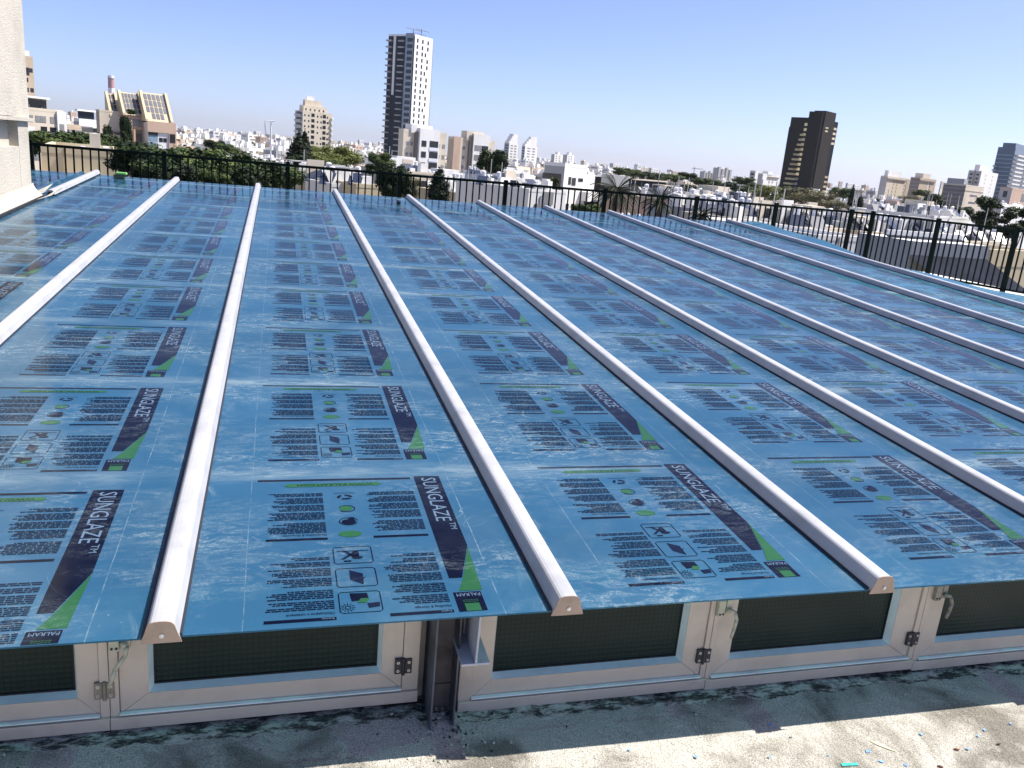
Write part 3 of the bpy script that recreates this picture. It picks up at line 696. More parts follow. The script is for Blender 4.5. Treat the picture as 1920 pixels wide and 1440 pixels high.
def clutter(root, wr, wl, H, n):
    rc = CR_; mb = MB()
    for q in range(n):
        x, y = rc.uniform(.4, wr-1), rc.uniform(.4, wl-1); k_ = rc.random(); a_ = rc.uniform(.25, 1.3); c_ = rc.uniform(.25, 1.0); h_ = rc.uniform(.3, 1.5)
        mb.box(x, x+a_, y, y+c_, H+.003, H+h_, 0 if k_ < .6 else (1 if k_ < .8 else 2))
    for q in range(n//3):            # tilted panels
        x, y = rc.uniform(.4, wr-2), rc.uniform(.4, wl-1.6); w_ = rc.uniform(.9, 2.0); mi = rc.choice((2, 2, 1, 3))
        mb.face([(x, y, H+.3), (x+w_, y, H+.3), (x+w_, y+1.1, H+1.2), (x, y+1.1, H+1.2)], mi); mb.face([(x, y+1.1, H+1.19), (x+w_, y+1.1, H+1.19), (x+w_, y, H+.29), (x, y, H+.29)], 0)
        mb.bar((x+.1, y+1.0, H), (x+.1, y+1.0, H+1.15), .035, 4, 0); mb.bar((x+w_-.1, y+1.0, H), (x+w_-.1, y+1.0, H+1.15), .035, 4, 0)
    for q in range(n//4): x, y = rc.uniform(.4, wr-1), rc.uniform(.4, wl-1); mb.bar((x, y, H), (x, y, H+rc.uniform(1.2, 3.4)), .045, 4, 1)
    for q in range(2):
        if rc.random() < .22:
            x = rc.uniform(.5, max(.6, wr-3.5)); y = rc.uniform(.5, max(.6, wl-3)); h_ = rc.uniform(1.2, 1.7)
            mb.box(x, x+1.8, y, y+1.6, H+h_, H+h_+.1, rc.choice((1, 1, 4)))
            for xx in (x, x+1.7):
                for yy in (y, y+1.5): mb.box(xx, xx+.1, yy, yy+.1, H, H+h_, 1)
        x, y = rc.uniform(.5, wr-2.2), rc.uniform(.5, wl-2); mb.box(x, x+rc.uniform(1.2, 2.2), y, y+.18, H+.002, H+rc.uniform(.8, 2.0), rc.choice((0, 4)))
    o = mb.build('roof_clutter', [W_WHITE, R_GREY, SOLAR, G_GREY, W_CREAM], root); o['kind'] = 'stuff'; return o
mb = MB(); mb.bar((0, 0, .35), (0, 0, 1.5), .24, 10, 0); mb.bar((0, 0, 1.5), (0, 0, 1.6), .24, 10, 0, r2=.10)
for x in (-.25, .25): mb.bar((x, 0, 0), (x, 0, .4), .03, 4, 2)
mb.face([(-.55, -1.7, .12), (.55, -1.7, .12), (.55, -.45, 1.05), (-.55, -.45, 1.05)], 1); mb.face([(-.55, -.45, 1.04), (.55, -.45, 1.04), (.55, -1.7, .11), (-.55, -1.7, .11)], 2)
mb.bar((.5, -.5, 0), (.5, -.5, 1.0), .03, 4, 2); mb.bar((-.5, -.5, 0), (-.5, -.5, 1.0), .03, 4, 2)
HEATER = mb.mesh('water_heater', [T_WHITE, SOLAR, M_POLE])
def fr(a, b, n): return [a+(b-a)*(i+.5)/n for i in range(n)]
def lv(H, n, st, top): return [H-top-st*i for i in range(n)]

# --- landmark towers
b = Bld('tower', 'tall slim tower with dark balconied side and white windowed side', 'tower', 500, 729, 778.5, 812, 64, 138, W_WHITE, W_DKBLUE, par=1)
fl = lv(b.H, 26, 3.35, 4.0)
b.grid('R', [b.wr*.16, b.wr*.44], fl, 1.35, 2.1); b.grid('R', [b.wr*.74], fl[::1], 1.35, 2.1, skip=lambda u, z: z % 3 == 2)
b.grid('R', [b.wr*.62], fl[2::3], 1.35, 2.1)
b.grid('L', [b.wl*.17], fl, b.wl*.20, 2.0, G_DARK, 'window', .12)
b.box('glass_bay', -.12, -.02, b.wl*.04, b.wl*.34, 0, b.H+.6, [W_BLUEG])
b.box('white_fin', -.5, 0, b.wl*.70, b.wl*.78, b.H*.62, b.H-.5, [W_WHITE])
b.balconies('L', [b.wl*.47], fl, b.wl*.20, 1.5, .7, W_GREY, False); b.balconies('L', [b.wl*.91], fl, b.wl*.16, 2.4, .8, W_GREY, False)
b.box('glass_edge', b.wr-.001, b.wr+1.2, .2, 4, 0, b.H-3, [W_BLUEG])
mb = MB(); h = b.H
for a_, c_ in (((3, 4, h), (3, 4, h+3.2)), ((9, 3, h), (9, 3, h+4.2)), ((-3, 4, h+3), (11, 4, h+3.1)), ((4, 3, h+3.6), (16, 3, h+3.6))): mb.bar(a_, c_, .18, 5)
for q in range(7): mb.bar((q*1.7, 1, h-.5), (q*1.7, 1, h+1.2), .12, 4)
mb.build('roof_crane', M_STEEL, b.root)

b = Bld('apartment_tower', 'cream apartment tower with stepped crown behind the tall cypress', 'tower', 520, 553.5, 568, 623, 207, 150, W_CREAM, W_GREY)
fl = lv(b.H, 19, 3.1, 3.0)
b.grid('R', [b.wr*f for f in (.07, .2, .50, .62, .84)], fl, .9, 1.1, skip=lambda u, z: (u+z) % 7 == 6)
b.grid('R', [b.wr*.34, b.wr*.73], fl, 2.2, 1.9, G_DARK)
b.balconies('L', [b.wl*.5], fl, b.wl*.8, 1.2, 1.0, W_GREY); 
b.box('upper_floors', b.wr*.08, b.wr*.88, 2, b.wl-2, b.H-.79, b.H+3.2, [W_CREAM]); b.box('upper_floors', b.wr*.16, b.wr*.72, 3, b.wl-3, b.H+3.21, b.H+6.4, [W_CREAM]); b.box('upper_floors', b.wr*.25, b.wr*.5, 4, b.wl-4, b.H+6.41, b.H+8.6, [W_WHITE])
for q in range(5): b.grid('R', [b.wr*(.16+.15*q)], [b.H+.4], .9, 1.1, off=-1.98)
b.balconies('R', [b.wr*.985], fl, 1.4, 1.0, .9, W_WHITE, False)

# black tower
b = Bld('office_tower', 'black glass office tower with gold reflecting window bands', 'tower', 680, 1484, 1534, 1572, 221, 150, B_BLACK, B_BLACK, B_BLACK, par=.5)
fl = lv(b.H, 21, 3.62, 6.0)
for i, z in enumerate(fl):
    if i < 15:
        w2 = b.wl*(.30+.028*i)
        put('window_band', winmesh(G_GOLD) if i < 11 else winmesh(G_GREY), b.root, (0, b.wl*.30+.6, z), -math.pi/2, (b.wl*.26, 1, 2.0))
        if i > 1:
            mbb = winmesh(G_GREY) if i % 1 else None
            o = put('window_band', BRZ if 'BRZ' in globals() else globals().setdefault('BRZ', mbw.mesh('window_band', mat('bronze_glass', (.30, .24, .13), .3, .4, .2, .3))), b.root, (0, b.wl*(.42+.022*min(i, 12)), z), -math.pi/2, (b.wl*.16+b.wl*.02*i, 1, 1.5))
    if i > 16: put('window_band', winmesh(G_GOLD), b.root, (0, b.wl*.34, z), -math.pi/2, (b.wl*.12, 1, 1.6))
    if i in (0, 1, 2, 3, 10, 11, 12, 13, 14, 15, 16): put('window_band', winmesh(G_GOLD), b.root, (b.wr*.80, 0, z), 0, (b.wr*.34, 1, 1.7))
b.box('service_core', b.wr*.02, b.wr*.52, -5.0, 4, 0, b.H+5.2, [B_BROWN]); b.box('core_flank', -3.0, b.wr*.02-.01, -4.2, 6, 0, b.H+4.2, [B_BLACK])
b.box('side_wing', b.wr*.62, b.wr*1.08, 3, b.wl*.9, 0, b.H-3.5, [B_BLACK])
b.box('step_wing', 2, b.wr*.8, b.wl+.01, b.wl+1.6, 0, b.H-7, [B_BLACK])
mb = MB(); 
for q in range(4): mb.box(b.wr*.13+q*1.2, b.wr*.13+q*1.2+.8, -5.08, -5.005, b.H-7.0, b.H-5.8)
for q in range(3): mb.box(b.wr*.13+q*1.6, b.wr*.13+q*1.6+1.3, -5.08, -5.005, b.H-9.4, b.H-8.2)
mb.build('rooftop_sign', G_GOLD, b.root)

# striped chimney
p = at(209.5, 186, 1900); hh = p.z-GZ
t = thing('power_station_chimney', 'slim red and white striped chimney behind the solar roofed block', 'chimney', (p.x, p.y, GZ))
ztop = at(209, 142, 1900).z-GZ; M_PINKR = mat('stack_red', (.42, .22, .22), .7); mb = MB()
seg = [0, .62, .70, .80, .96, 1.0]
for q in range(5): mb.bar((0, 0, ztop*seg[q]), (0, 0, ztop*seg[q+1]), 7.5-2.0*seg[q], 20, q % 2, 7.5-2.0*seg[q+1])
mb.build('stack', [W_WHITE, M_PINKR], t)
mb = MB(); mb.bar((0, 0, ztop*.955), (0, 0, ztop*.965), 6.6, 20); mb.bar((0, 0, ztop*.70), (0, 0, ztop*.705), 7.0, 20); mb.build('gallery', W_GREY, t)

# the solar-roofed block
b = Bld('apartment_block', 'stepped peach apartment block with sloping solar panel roofs', 'building', 190, 181, 186, 316, 205, 152, W_CREAM, W_TAN, par=.4)
U = lambda px: b.wr*(px-186)/130
fl = lv(b.H, 6, 3.3, 5.2)
b.box('right_wing', U(262), b.wr-.05, -3.5, -.02, 0, b.H-1.6, [W_WHITE]); b.box('peach_pier', U(261), b.wr+.05, -3.75, -3.51, b.H-3.4, b.H-1.3, [W_PINK]); b.box('peach_pier', U(302), b.wr+.06, -3.74, -3.505, 0, b.H-3.41, [W_PINK])
b.grid('R', [U(309)], fl, 1.1, 1.7, off=3.74); b.grid('R', [U(287), U(295)], fl, .7, .8, off=3.5); b.grid('R', [U(272)], fl, U(281)-U(263), 3.1, G_BLUE, 'glass_strip', 3.5); b.grid('R', [U(272)], [fl[0]+1.2], U(281)-U(263), 1.3, G_DARK, 'window', 3.6)
for x0, x1, h0, dep in ((222, 228, -1.5, 4.2), (238, 241, -3.2, 3.0), (184, 190, -5, 3.2), (198, 201, -4.5, 3.6)): b.box('brown_pier', U(x0), U(x1), -dep, -.02, 0, b.H+h0, [W_PINK])
b.box('white_bay', U(228), U(238), -2.2, -.02, b.H-4.2, b.H-1.5, [W_CREAM]); b.box('white_bay', U(201), U(222), -2.0, -.02, b.H-7.8, b.H-4.6, [W_CREAM]); b.box('recess_shade_slab', U(201), U(261), -.4, -.021, 0, b.H-4, [W_BROWN])  # brown slab puts the shade of the recessed bays into the colour
for z in fl[1:]:
    for x0, x1, dep in ((205, 218, 2.6), (241, 256, 2.6)):
        b.box('balcony', U(x0), U(x1), -dep, -.45, z-1.1, z-.1, [W_WHITE]); b.box('window', U(x0)+.2, U(x1)-.2, -.6, -.45, z-.05, z+1.9, [G_DARK])
def solar_roof(x0, x1, zb, zt, yb, yt_, nc, nr, skipc=()):
    mb = MB()
    mb.face([(x0, yb, zb), (x1, yb, zb), (x1, yt_, zt), (x0, yt_, zt)]); mb.face([(x0, yt_, zt), (x0, yt_, zb), (x0, yb, zb)]); mb.face([(x1, yb, zb), (x1, yt_, zb), (x1, yt_, zt)])
    mb.face([(x0, yt_, zb), (x0, yt_, zt), (x1, yt_, zt), (x1, yt_, zb)])
    for q in (x0-.35, x1-.15):
        mb.prism([(yb-.3, zb-.1), (yt_, zb-.1), (yt_, zt+.35), (yt_-.3, zt+.35), (yb-.3, zb+.3)], lambda p, k: (q+.5*k, p[0], p[1]), 0)
    r = mb.build('sloping_roof', W_SAND, b.root)
    for i in range(nc):
        for j in range(nr):
            if (i, j) in skipc: continue
            a0, a1 = (i+.14)/nc*.9+.05, (i+.9)/nc*.9+.05; c0, c1 = (j+.08)/nr*.9+.06, (j+.95)/nr*.9+.06
            P = lambda a, c: (x0+(x1-x0)*a, yb+(yt_-yb)*c-.05, zb+(zt-zb)*c+.05)
            m2 = MB(); m2.face([P(a0, c0), P(a1, c0), P(a1, c1), P(a0, c1)]); m2.build('solar_panel', SOLAR, r)
solar_roof(U(262), U(308), b.H-1.29, b.H+4.2, -3.4, -.2, 5, 4, ((0, 0), (4, 0)))
solar_roof(U(226), U(261), b.H-.5, b.H+3.8, -1.6, 1.0, 5, 4)
solar_roof(U(208), U(222), b.H-1.0, b.H+3.3, .2, 2.6, 2, 4)
b.box('upper_storey', U(226), U(261), -1.2, -.01, b.H-3.2, b.H-.55, [W_PINK]); b.grid('R', [U(238), U(252)], [b.H-2.6], 1.6, 1.4, G_GREY, off=1.2)
SB = b

b = Bld('apartment_tower', 'tan apartment tower rising just right of the white stucco wall', 'tower', 330, 20, 38, 61.5, 103, 140, W_TAN)
fl = lv(b.H, 12, 3.1, 5.0)
b.grid('R', [b.wr*.38, b.wr*.78], fl, 1.1, 1.3, skip=lambda u, z: (u*3+z) % 5 == 4); b.grid('R', [b.wr*.36], [b.H-6], 2.2, 2.4)
b.hut(.6, .3, 2, 2, 2.5)
b = Bld('apartment_block', 'white apartment block with grey awning roof and air conditioners above the left trees', 'building', 175, 30, 46, 119, 200, 140, W_CREAM, par=.5)
b.box('white_wing', b.wr*.80, b.wr+.3, -.35, b.wl, 0, b.H-.2, [W_WHITE]); 
b.box('penthouse', .5, b.wr*.66, 1.2, b.wl*.9, b.H-.49, b.H+1.6, [W_TAN]); b.box('awning_roof', .2, b.wr*.68, .2, b.wl*.9, b.H+1.61, b.H+1.95, [W_WHITE])
b.grid('R', fr(.3, b.wr*.64, 4), [b.H-.3], b.wr*.15, 1.7, G_DARK, 'window', -1.1)
b.grid('R', [b.wr*f for f in (.13, .32, .46, .70)], [b.H-2.4], .9, 1.1, G_GREY); b.grid('R', [b.wr*f for f in (.46, .70)], [b.H-4.0], 1.1, .9); b.grid('R', [b.wr*f for f in (.47,)], [b.H-7.6], .9, 1.1, G_GREY)
b.grid('R', [b.wr*f for f in (.22, .45, .70)], [b.H-9.0], .9, 1.2, G_GREY); b.grid('R', [b.wr*.91], [b.H-4.4, b.H-9], .8, 2.0, G_GREY, off=.35)
b.grid('R', [b.wr*.12], [b.H-4.6, b.H-7.4], b.wr*.2, 1.3, T_WHITE, 'shutter'); b.heaters(2)
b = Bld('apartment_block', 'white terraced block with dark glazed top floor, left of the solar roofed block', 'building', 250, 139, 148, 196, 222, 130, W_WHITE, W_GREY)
b.box('top_floor', 1, b.wr*.75, 1.5, b.wl*.8, b.H-.79, b.H+1.9, [W_DKBLUE]); b.box('roof_slab', .3, b.wr*.82, .8, b.wl*.85, b.H+1.91, b.H+2.3, [W_WHITE])
b.grid('R', fr(1, b.wr-1, 4), lv(b.H, 4, 3.1, 3.2), 2.0, 1.1); b.grid('R', [b.wr*.3], lv(b.H, 4, 3.1, 3.3), 3.4, 1.5, G_GREY)
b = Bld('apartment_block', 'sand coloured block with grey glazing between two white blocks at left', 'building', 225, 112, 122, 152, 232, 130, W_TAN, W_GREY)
b.grid('R', fr(.5, b.wr-.5, 4), lv(b.H, 4, 3.0, 2.6), 1.6, 1.4, G_GREY); b.grid('R', [b.wr*.2], lv(b.H, 4, 3.0, 2.7), 1.4, 1.5)

# --- middle-distance blocks
b = Bld('apartment_block', 'white fronted apartment block with ribbon balconies below the tall tower', 'building', 235, 748, 757, 838, 241, 155, W_CREAM, W_CREAM)
b.box('white_front', b.wr*.30, b.wr*.76, -1.6, -.02, 0, b.H+.6, [W_WHITE]); b.box('side_shade_strip', b.wr*.24, b.wr*.295, -.9, -.02, 0, b.H-.5, [W_BROWN])  # brown strip paints the shaded side beside the white front
fl = lv(b.H, 6, 2.9, 4.2)
b.grid('R', [b.wr*.40], fl, b.wr*.11, 1.6, G_DARK, off=1.6); b.grid('R', [b.wr*.63], fl, b.wr*.20, 1.7, G_DARK, 'balcony_shade_panel', 1.6); b.grid('R', [b.wr*.10, b.wr*.19], fl, .8, 1.0, G_GREY)  # wide dark panels paint the shade inside the balconies
b.grid('R', [b.wr*.82, b.wr*.94], fl, .9, 1.1, G_GREY); b.grid('R', [b.wr*.63], [z-.9 for z in fl], b.wr*.21, .85, T_WHITE, 'balcony_rail', 1.68)
b.hut(.4, .5, 7, 3, 2.2, W_WHITE)
b = Bld('apartment_block', 'peach and cream apartment block right of the white fronted one', 'building', 270, 841, 850, 928, 256, 155, W_CREAM, W_TAN)
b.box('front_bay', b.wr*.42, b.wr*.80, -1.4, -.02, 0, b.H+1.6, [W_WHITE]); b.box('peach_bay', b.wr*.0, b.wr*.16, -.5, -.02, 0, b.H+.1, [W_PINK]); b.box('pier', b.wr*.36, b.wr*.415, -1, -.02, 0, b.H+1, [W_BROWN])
fl = lv(b.H, 6, 2.95, 3.6)
b.grid('R', [b.wr*.53], fl, b.wr*.16, 1.7, G_GREY, off=1.4); b.grid('R', [b.wr*.70], fl, b.wr*.16, 1.7, G_DARK, 'balcony_shade_panel', 1.4); b.grid('R', [b.wr*.08, b.wr*.26, b.wr*.9], fl, .9, 1.0, G_GREY)  # dark balcony panels again paint the shade behind the front
b.hut(.5, .4, 7, 3, 3.0, W_CREAM); b.hut(.75, .5, 4, 3, 1.8, W_WHITE)
for i, (xl, xc, xr, yt, lb) in enumerate(((946, 955, 972, 268, 'left one of two white terraced towers right of the peach block'), (979, 985, 1008, 273, 'right one of two white terraced towers right of the peach block'))):
    b = Bld('terraced_tower', lb, 'tower', 1150, xl, xc, xr, yt, 150, W_WHITE, W_BLUEG, par=.6)
    fl = lv(b.H, 12, 3.6, 4); b.grid('R', [b.wr*.3, b.wr*.7], fl, b.wr*.24, 1.6, G_GREY); b.grid('L', [b.wl*.5], fl, b.wl*.6, 1.6, G_DARK)
    for q in range(4): b.box('terrace_step', b.wr*(.0+.14*q), b.wr*.92, .5, b.wl*.9, b.H-.59+3.2*q, b.H-.6+3.2*(q+1), [W_WHITE])
    b.box('low_wing', b.wr*.4, b.wr*1.7, -12, -2, 0, b.H*.42, [W_WHITE])
for xl, xc, xr, yt, lb in ((1034, 1040, 1056, 289, 'left one of the paired far white towers above the cubic white villa'), (1056, 1064, 1077, 290, 'right one of the paired far white towers above the cubic white villa')):
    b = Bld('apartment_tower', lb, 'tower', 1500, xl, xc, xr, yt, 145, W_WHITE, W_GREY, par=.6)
    fl = lv(b.H, 9, 3.8, 4); b.grid('R', [b.wr*.25, b.wr*.6], fl, b.wr*.16, 2, G_GREY); b.hut(.5, .5, 6, 6, 5)
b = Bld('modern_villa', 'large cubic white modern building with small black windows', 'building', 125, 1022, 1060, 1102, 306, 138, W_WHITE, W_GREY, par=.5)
b.grid('R', [b.wr*.26], [b.H-3.0], .8, 1.1); b.grid('R', [b.wr*.44], [b.H-3.1], 1.2, 1.1); b.grid('R', [b.wr*.74], [b.H-2.5], 1.5, .5); b.grid('R', [b.wr*.26, b.wr*.5], [b.H-7.2], .9, 1.4)
b.box('side_wing', b.wr+.01, b.wr*1.55, .5, b.wl*.8, 0, b.H-1.3, [W_WHITE]); b.box('terrace_canopy', b.wr*.75, b.wr*1.5, -1.6, -.02, b.H-5.3, b.H-3.9, [W_WHITE]); b.box('low_wall', b.wr*.55, b.wr*1.6, -2.2, -1.9, 0, b.H-8.6, [W_WHITE])
b.grid('R', [b.wr*1.2], [b.H-8.2], b.wr*.6, 2.8, G_DARK, off=-.5)
b.grid('L', fr(1, b.wl*.9, 4), [b.H-4.8], 1.6, 3.2); b.box('front_block', -6, b.wr*.4, -6, -3, 0, b.H-8.8, [W_WHITE]); b.box('glass_box', b.wr*1.05, b.wr*1.5, -3, -2.3, b.H-6.6, b.H-3.4, [W_GREY])
b = Bld('renovated_building', 'dark netted building under renovation with a thin white roof line', 'building', 135, 1106, 1138, 1249, 333, 150, M_NET, M_NET, R_GREY, par=.3)
b.box('roof_line', -.2, b.wr+.2, -.3, .2, b.H, b.H+.22, [W_CREAM]); 
for q in range(9): b.box('scaffold_pole', b.wr*q/8-.05, b.wr*q/8+.05, -.9, -.8, 0, b.H-.3, [M_STEEL])
for q in range(4): b.box('scaffold_deck', 0, b.wr, -1.0, -.3, b.H-2.3-2.4*q, b.H-2.2-2.4*q, [W_GREY])
b.box('roof_canopy', -1, 3.2, -2.0, .3, b.H-1.2, b.H+.5, [W_GREY])
b.grid('R', fr(b.wr*.45, b.wr*.95, 3), [b.H-4.6, b.H-7.6], 1.2, 1.6, G_GREY)
for xl, xc, xr, yt, lb in ((1338, 1345, 1373, 314, 'white ribbed slab block beside the distant crane'), (1313, 1318, 1337, 321, 'low grey and white ribbed slab left of the taller ribbed block')):
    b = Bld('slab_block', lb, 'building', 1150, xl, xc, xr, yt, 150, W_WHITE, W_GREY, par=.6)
    for q in range(4): b.box('rib', b.wr*(q/4+.02), b.wr*(q/4+.14), -2.5, -.02, 0, b.H+1-(q % 2)*2, [W_GREY])
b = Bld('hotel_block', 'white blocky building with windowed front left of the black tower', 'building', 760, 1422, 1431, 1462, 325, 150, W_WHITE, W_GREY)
fl = lv(b.H, 9, 3.2, 4.5); b.grid('R', [b.wr*.42, b.wr*.62], fl, 2.0, 1.8, G_GREY); b.box('top_frame', b.wr*.28, b.wr*.95, -.6, -.02, b.H-3.5, b.H-2.2, [W_BROWN]); b.hut(.4, .5, 9, 5, 3)
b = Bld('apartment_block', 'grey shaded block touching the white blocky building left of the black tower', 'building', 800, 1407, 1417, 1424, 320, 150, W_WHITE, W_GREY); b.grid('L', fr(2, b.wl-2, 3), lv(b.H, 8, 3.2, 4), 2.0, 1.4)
b = Bld('apartment_block', 'cream round topped block, left one of the pair right of the black tower', 'building', 850, 1652, 1665, 1706, 330, 150, W_CREAM, W_GREY)
fl = lv(b.H, 10, 3.2, 4.5); b.grid('R', [b.wr*.30, b.wr*.46, b.wr*.8], fl, 2.0, 2.0, G_GREY); b.grid('R', [b.wr*.05], fl, 2.2, .9, T_WHITE, 'balcony_rail'); b.box('brown_end', b.wr*.86, b.wr+.3, -.3, 8, 0, b.H-1, [W_TAN]); b.box('crown', b.wr*.04, b.wr*.62, 1, b.wl*.7, b.H-.79, b.H+5, [W_WHITE]); b.box('cornice', -.3, b.wr*.8, -.8, -.02, b.H-3.0, b.H-1.8, [W_BROWN])
b = Bld('apartment_block', 'tan block with dark side, right one of the pair right of the black tower', 'building', 850, 1708, 1726, 1756, 333, 150, W_TAN, W_BROWN)
fl = lv(b.H, 10, 3.2, 4.5); b.grid('R', [b.wr*.55], fl, 2.2, 2.0, T_WHITE, 'balcony_rail'); b.grid('R', [b.wr*.66], fl, 1.8, 2.0); b.grid('L', [b.wl*.5], fl, b.wl*.8, 1.1, G_GREY); b.box('crown', b.wr*.2, b.wr*.65, 1, 8, b.H-.79, b.H+4, [W_CREAM]); b.box('cornice', -.3, b.wr*.9, -.8, -.02, b.H-3.0, b.H-1.8, [W_BROWN])
b = Bld('office_block', 'office block with brown louvred side and plain cream front', 'building', 480, 1770, 1812, 1846, 346, 150, W_CREAM, W_BROWN)
b.grid('R', [b.wr*.5], [b.H-5.5, b.H-9, b.H-12.5], b.wr*.4, .9, G_DARK, 'window_slot'); b.grid('L', [b.wl*.5], lv(b.H, 9, 2.1, 2.6), b.wl*.98, .9, W_WHITE if 0 else G_GREY, 'louvre_band'); b.hut(.1, .5, 6, 8, 3.4, W_GREY); b.box('top_band', 0, b.wr+.1, -.15, -.02, b.H-3, b.H-2.7, [W_TAN])
b = Bld('apartment_tower', 'white ribbed apartment tower left of the rightmost glass tower', 'tower', 800, 1817, 1841, 1872, 320, 150, W_WHITE, W_GREY)
fl = lv(b.H, 14, 3.2, 4); b.grid('R', [b.wr*.3, b.wr*.7], fl, 1.6, 1.4, G_GREY); b.grid('L', [b.wl*.25, b.wl*.75], fl, 2, 1.4); b.box('crown', b.wr*.0, b.wr*.5, 2, b.wl*.6, b.H-.79, b.H+4.5, [W_WHITE]); b.box('groove_shade', -.5, -.02, b.wl*.45, b.wl*.52, 0, b.H, [W_BROWN])  # projecting brown strip paints the shade of a groove
b = Bld('glass_tower', 'tall blue glass tower with stacked white balconies at the right edge', 'tower', 900, 1872, 1905, 1950, 277, 150, W_NAVYG, W_NAVYG)
fl = lv(b.H, 18, 3.6, 7); b.balconies('R', [b.wr*.2, b.wr*.6], fl, b.wr*.3, 2.6, 1.3, W_WHITE, False); b.grid('L', [b.wl*.5], fl, b.wl*.96, .5, G_BLUE, 'mullion_band'); b.box('crown', b.wr*.02, b.wr*.8, 1, b.wl*.8, b.H-.79, b.H+4, [W_NAVYG]); b.balconies('L', [b.wl*.9], [fl[3], fl[4], fl[6]], b.wl*.2, 4, 1.4, W_BLUEG, False)
b = Bld('apartment_block', 'grey box building with peach front below the rightmost glass tower', 'building', 400, 1876, 1899, 1960, 352, 150, W_PINK, W_GREY)
b.grid('R', [b.wr*.35], [b.H-5], 6, 3.2); b.grid('L', [b.wl*.5], [b.H-4], 1.5, 2.5); b.box('podium', -8, b.wr, -10, -.02, 0, b.H-7.5, [W_BROWN])
b = Bld('low_building', 'low lavender grey building behind the right pine trees', 'building', 250, 1868, 1880, 1960, 382, 150, W_WHITE, W_GREY, R_GREY); b.heaters(8); b.grid('R', fr(1, b.wr-1, 5), [b.H-3.5], 1.4, 1.2)
t = thing('stadium_roof', 'long low white arched roof right of the black tower base', 'building', at(1640, 384, 520)*1.0); t.location.z = GZ
mb = MB()
for k in range(12):
    a0, a1 = math.pi*k/12, math.pi*(k+1)/12; mb.face([(-22*math.cos(a0), -9, 10+9*math.sin(a0)), (-22*math.cos(a1), -9, 10+9*math.sin(a1)), (-22*math.cos(a1), 9, 10+9*math.sin(a1)), (-22*math.cos(a0), 9, 10+9*math.sin(a0))]); mb.face([(-22*math.cos(a0), -9, 0), (-22*math.cos(a1), -9, 0), (-22*math.cos(a1), -9, 10+9*math.sin(a1)), (-22*math.cos(a0), -9, 10+9*math.sin(a0))])
mb.build('shell', W_WHITE, t); t.rotation_euler.z = rad(-40); FOOT.append((t.location.copy(), 26))

# --- near neighbours seen through the railing
b = Bld('long_building', 'long sand coloured building with drainpipe just beyond the railing at left', 'building', 58, 40, 76, 222, 272, 170, W_SAND, W_SAND, par=.4, wl=12)
b.box('drainpipe', b.wr*.30, b.wr*.308, -.12, -.02, 0, b.H, [W_TAN]); b.box('canopy_roof', b.wr*.40, b.wr*.74, -2.4, -.02, b.H-2.35, b.H-2.15, [W_WHITE]); b.box('dark_shopfront', b.wr*.41, b.wr*.73, -1.8, -.03, 0, b.H-2.36, [W_GREY]); b.grid('R', [b.wr*.57], [b.H-4.2], b.wr*.28, 1.4, G_DARK, off=1.8)
b.box('chimney_box', b.wr*.62, b.wr*.76, 2, 4, b.H-.39, b.H+.9, [W_CREAM]); b.box('roof_unit', b.wr*.5, b.wr*.56, 1, 3, b.H-.39, b.H+.1, [W_WHITE]); b.box('roof_unit', b.wr*.8, b.wr*.88, 1, 3, b.H-.39, b.H+.15, [W_WHITE])
b.box('corner_wing', -1.5, b.wr*.1, -3.5, -.02, 0, b.H-1.6, [W_SAND])
near = [
 (75, 548, 560, 612, 316, 160, W_SAND, 'yellow cream house with rooftop panels seen between railing posts under the cream tower', 3, 2),
 (70, 610, 622, 668, 322, 160, W_WHITE, 'white house with grey blue panels behind the middle-left railing bay', 5, 2),
 (68, 655, 668, 716, 322, 160, W_SAND, 'cream house with white sloped awning beside the dark green hedge trees', 3, 2),
 (110, 738, 750, 822, 306, 155, W_CREAM, 'long cream house with a ribbon of windows under the white fronted block', 5, 6),
 (92, 876, 884, 968, 349, 155, W_SAND, 'yellow house with flat white roof behind the centre railing post', 4, 3),
 (120, 842, 850, 905, 331, 150, W_WHITE, 'white low house crowded with water tanks left of the round dark tree', 12, 3),
 (150, 930, 938, 1012, 322, 150, W_WHITE, 'white low house crowded with water tanks right of the round dark tree', 14, 3),
 (85, 985, 992, 1062, 350, 150, W_WHITE, 'plain white wall house in front of the cubic white building', 2, 1),
 (88, 1286, 1296, 1352, 362, 150, W_PINK, 'peach walled house with grey tanks between the railing posts right of the palms', 5, 2),
 (110, 1350, 1360, 1440, 364, 150, W_WHITE, 'white house with low grey roof and dish below the yellow green trees', 9, 2),
 (75, 1402, 1412, 1495, 384, 150, W_GREY, 'grey roofed house with a row of solar panels left of the corner posts', 9, 2),
 (62, 1500, 1512, 1592, 402, 155, W_CREAM, 'cream house with dark open balconies near the twin railing posts', 7, 2),
 (52, 1518, 1534, 1640, 436, 165, W_WHITE, 'low white parapet house closest to the twin railing posts', 0, 0),
 (66, 1610, 1622, 1705, 412, 155, W_TAN, 'tan house with boarded balcony right of the twin railing posts', 6, 3),
 (74, 1700, 1712, 1800, 422, 155, W_WHITE, 'white house with many panels and tanks in the right railing bay', 12, 3),
 (84, 1795, 1806, 1900, 434, 155, W_CREAM, 'cream house with white tanks below the right pine trees', 8, 3),
 (120, 1742, 1752, 1835, 392, 150, W_WHITE, 'white low block with a pale terrace left of the right pine trees', 8, 3),
]
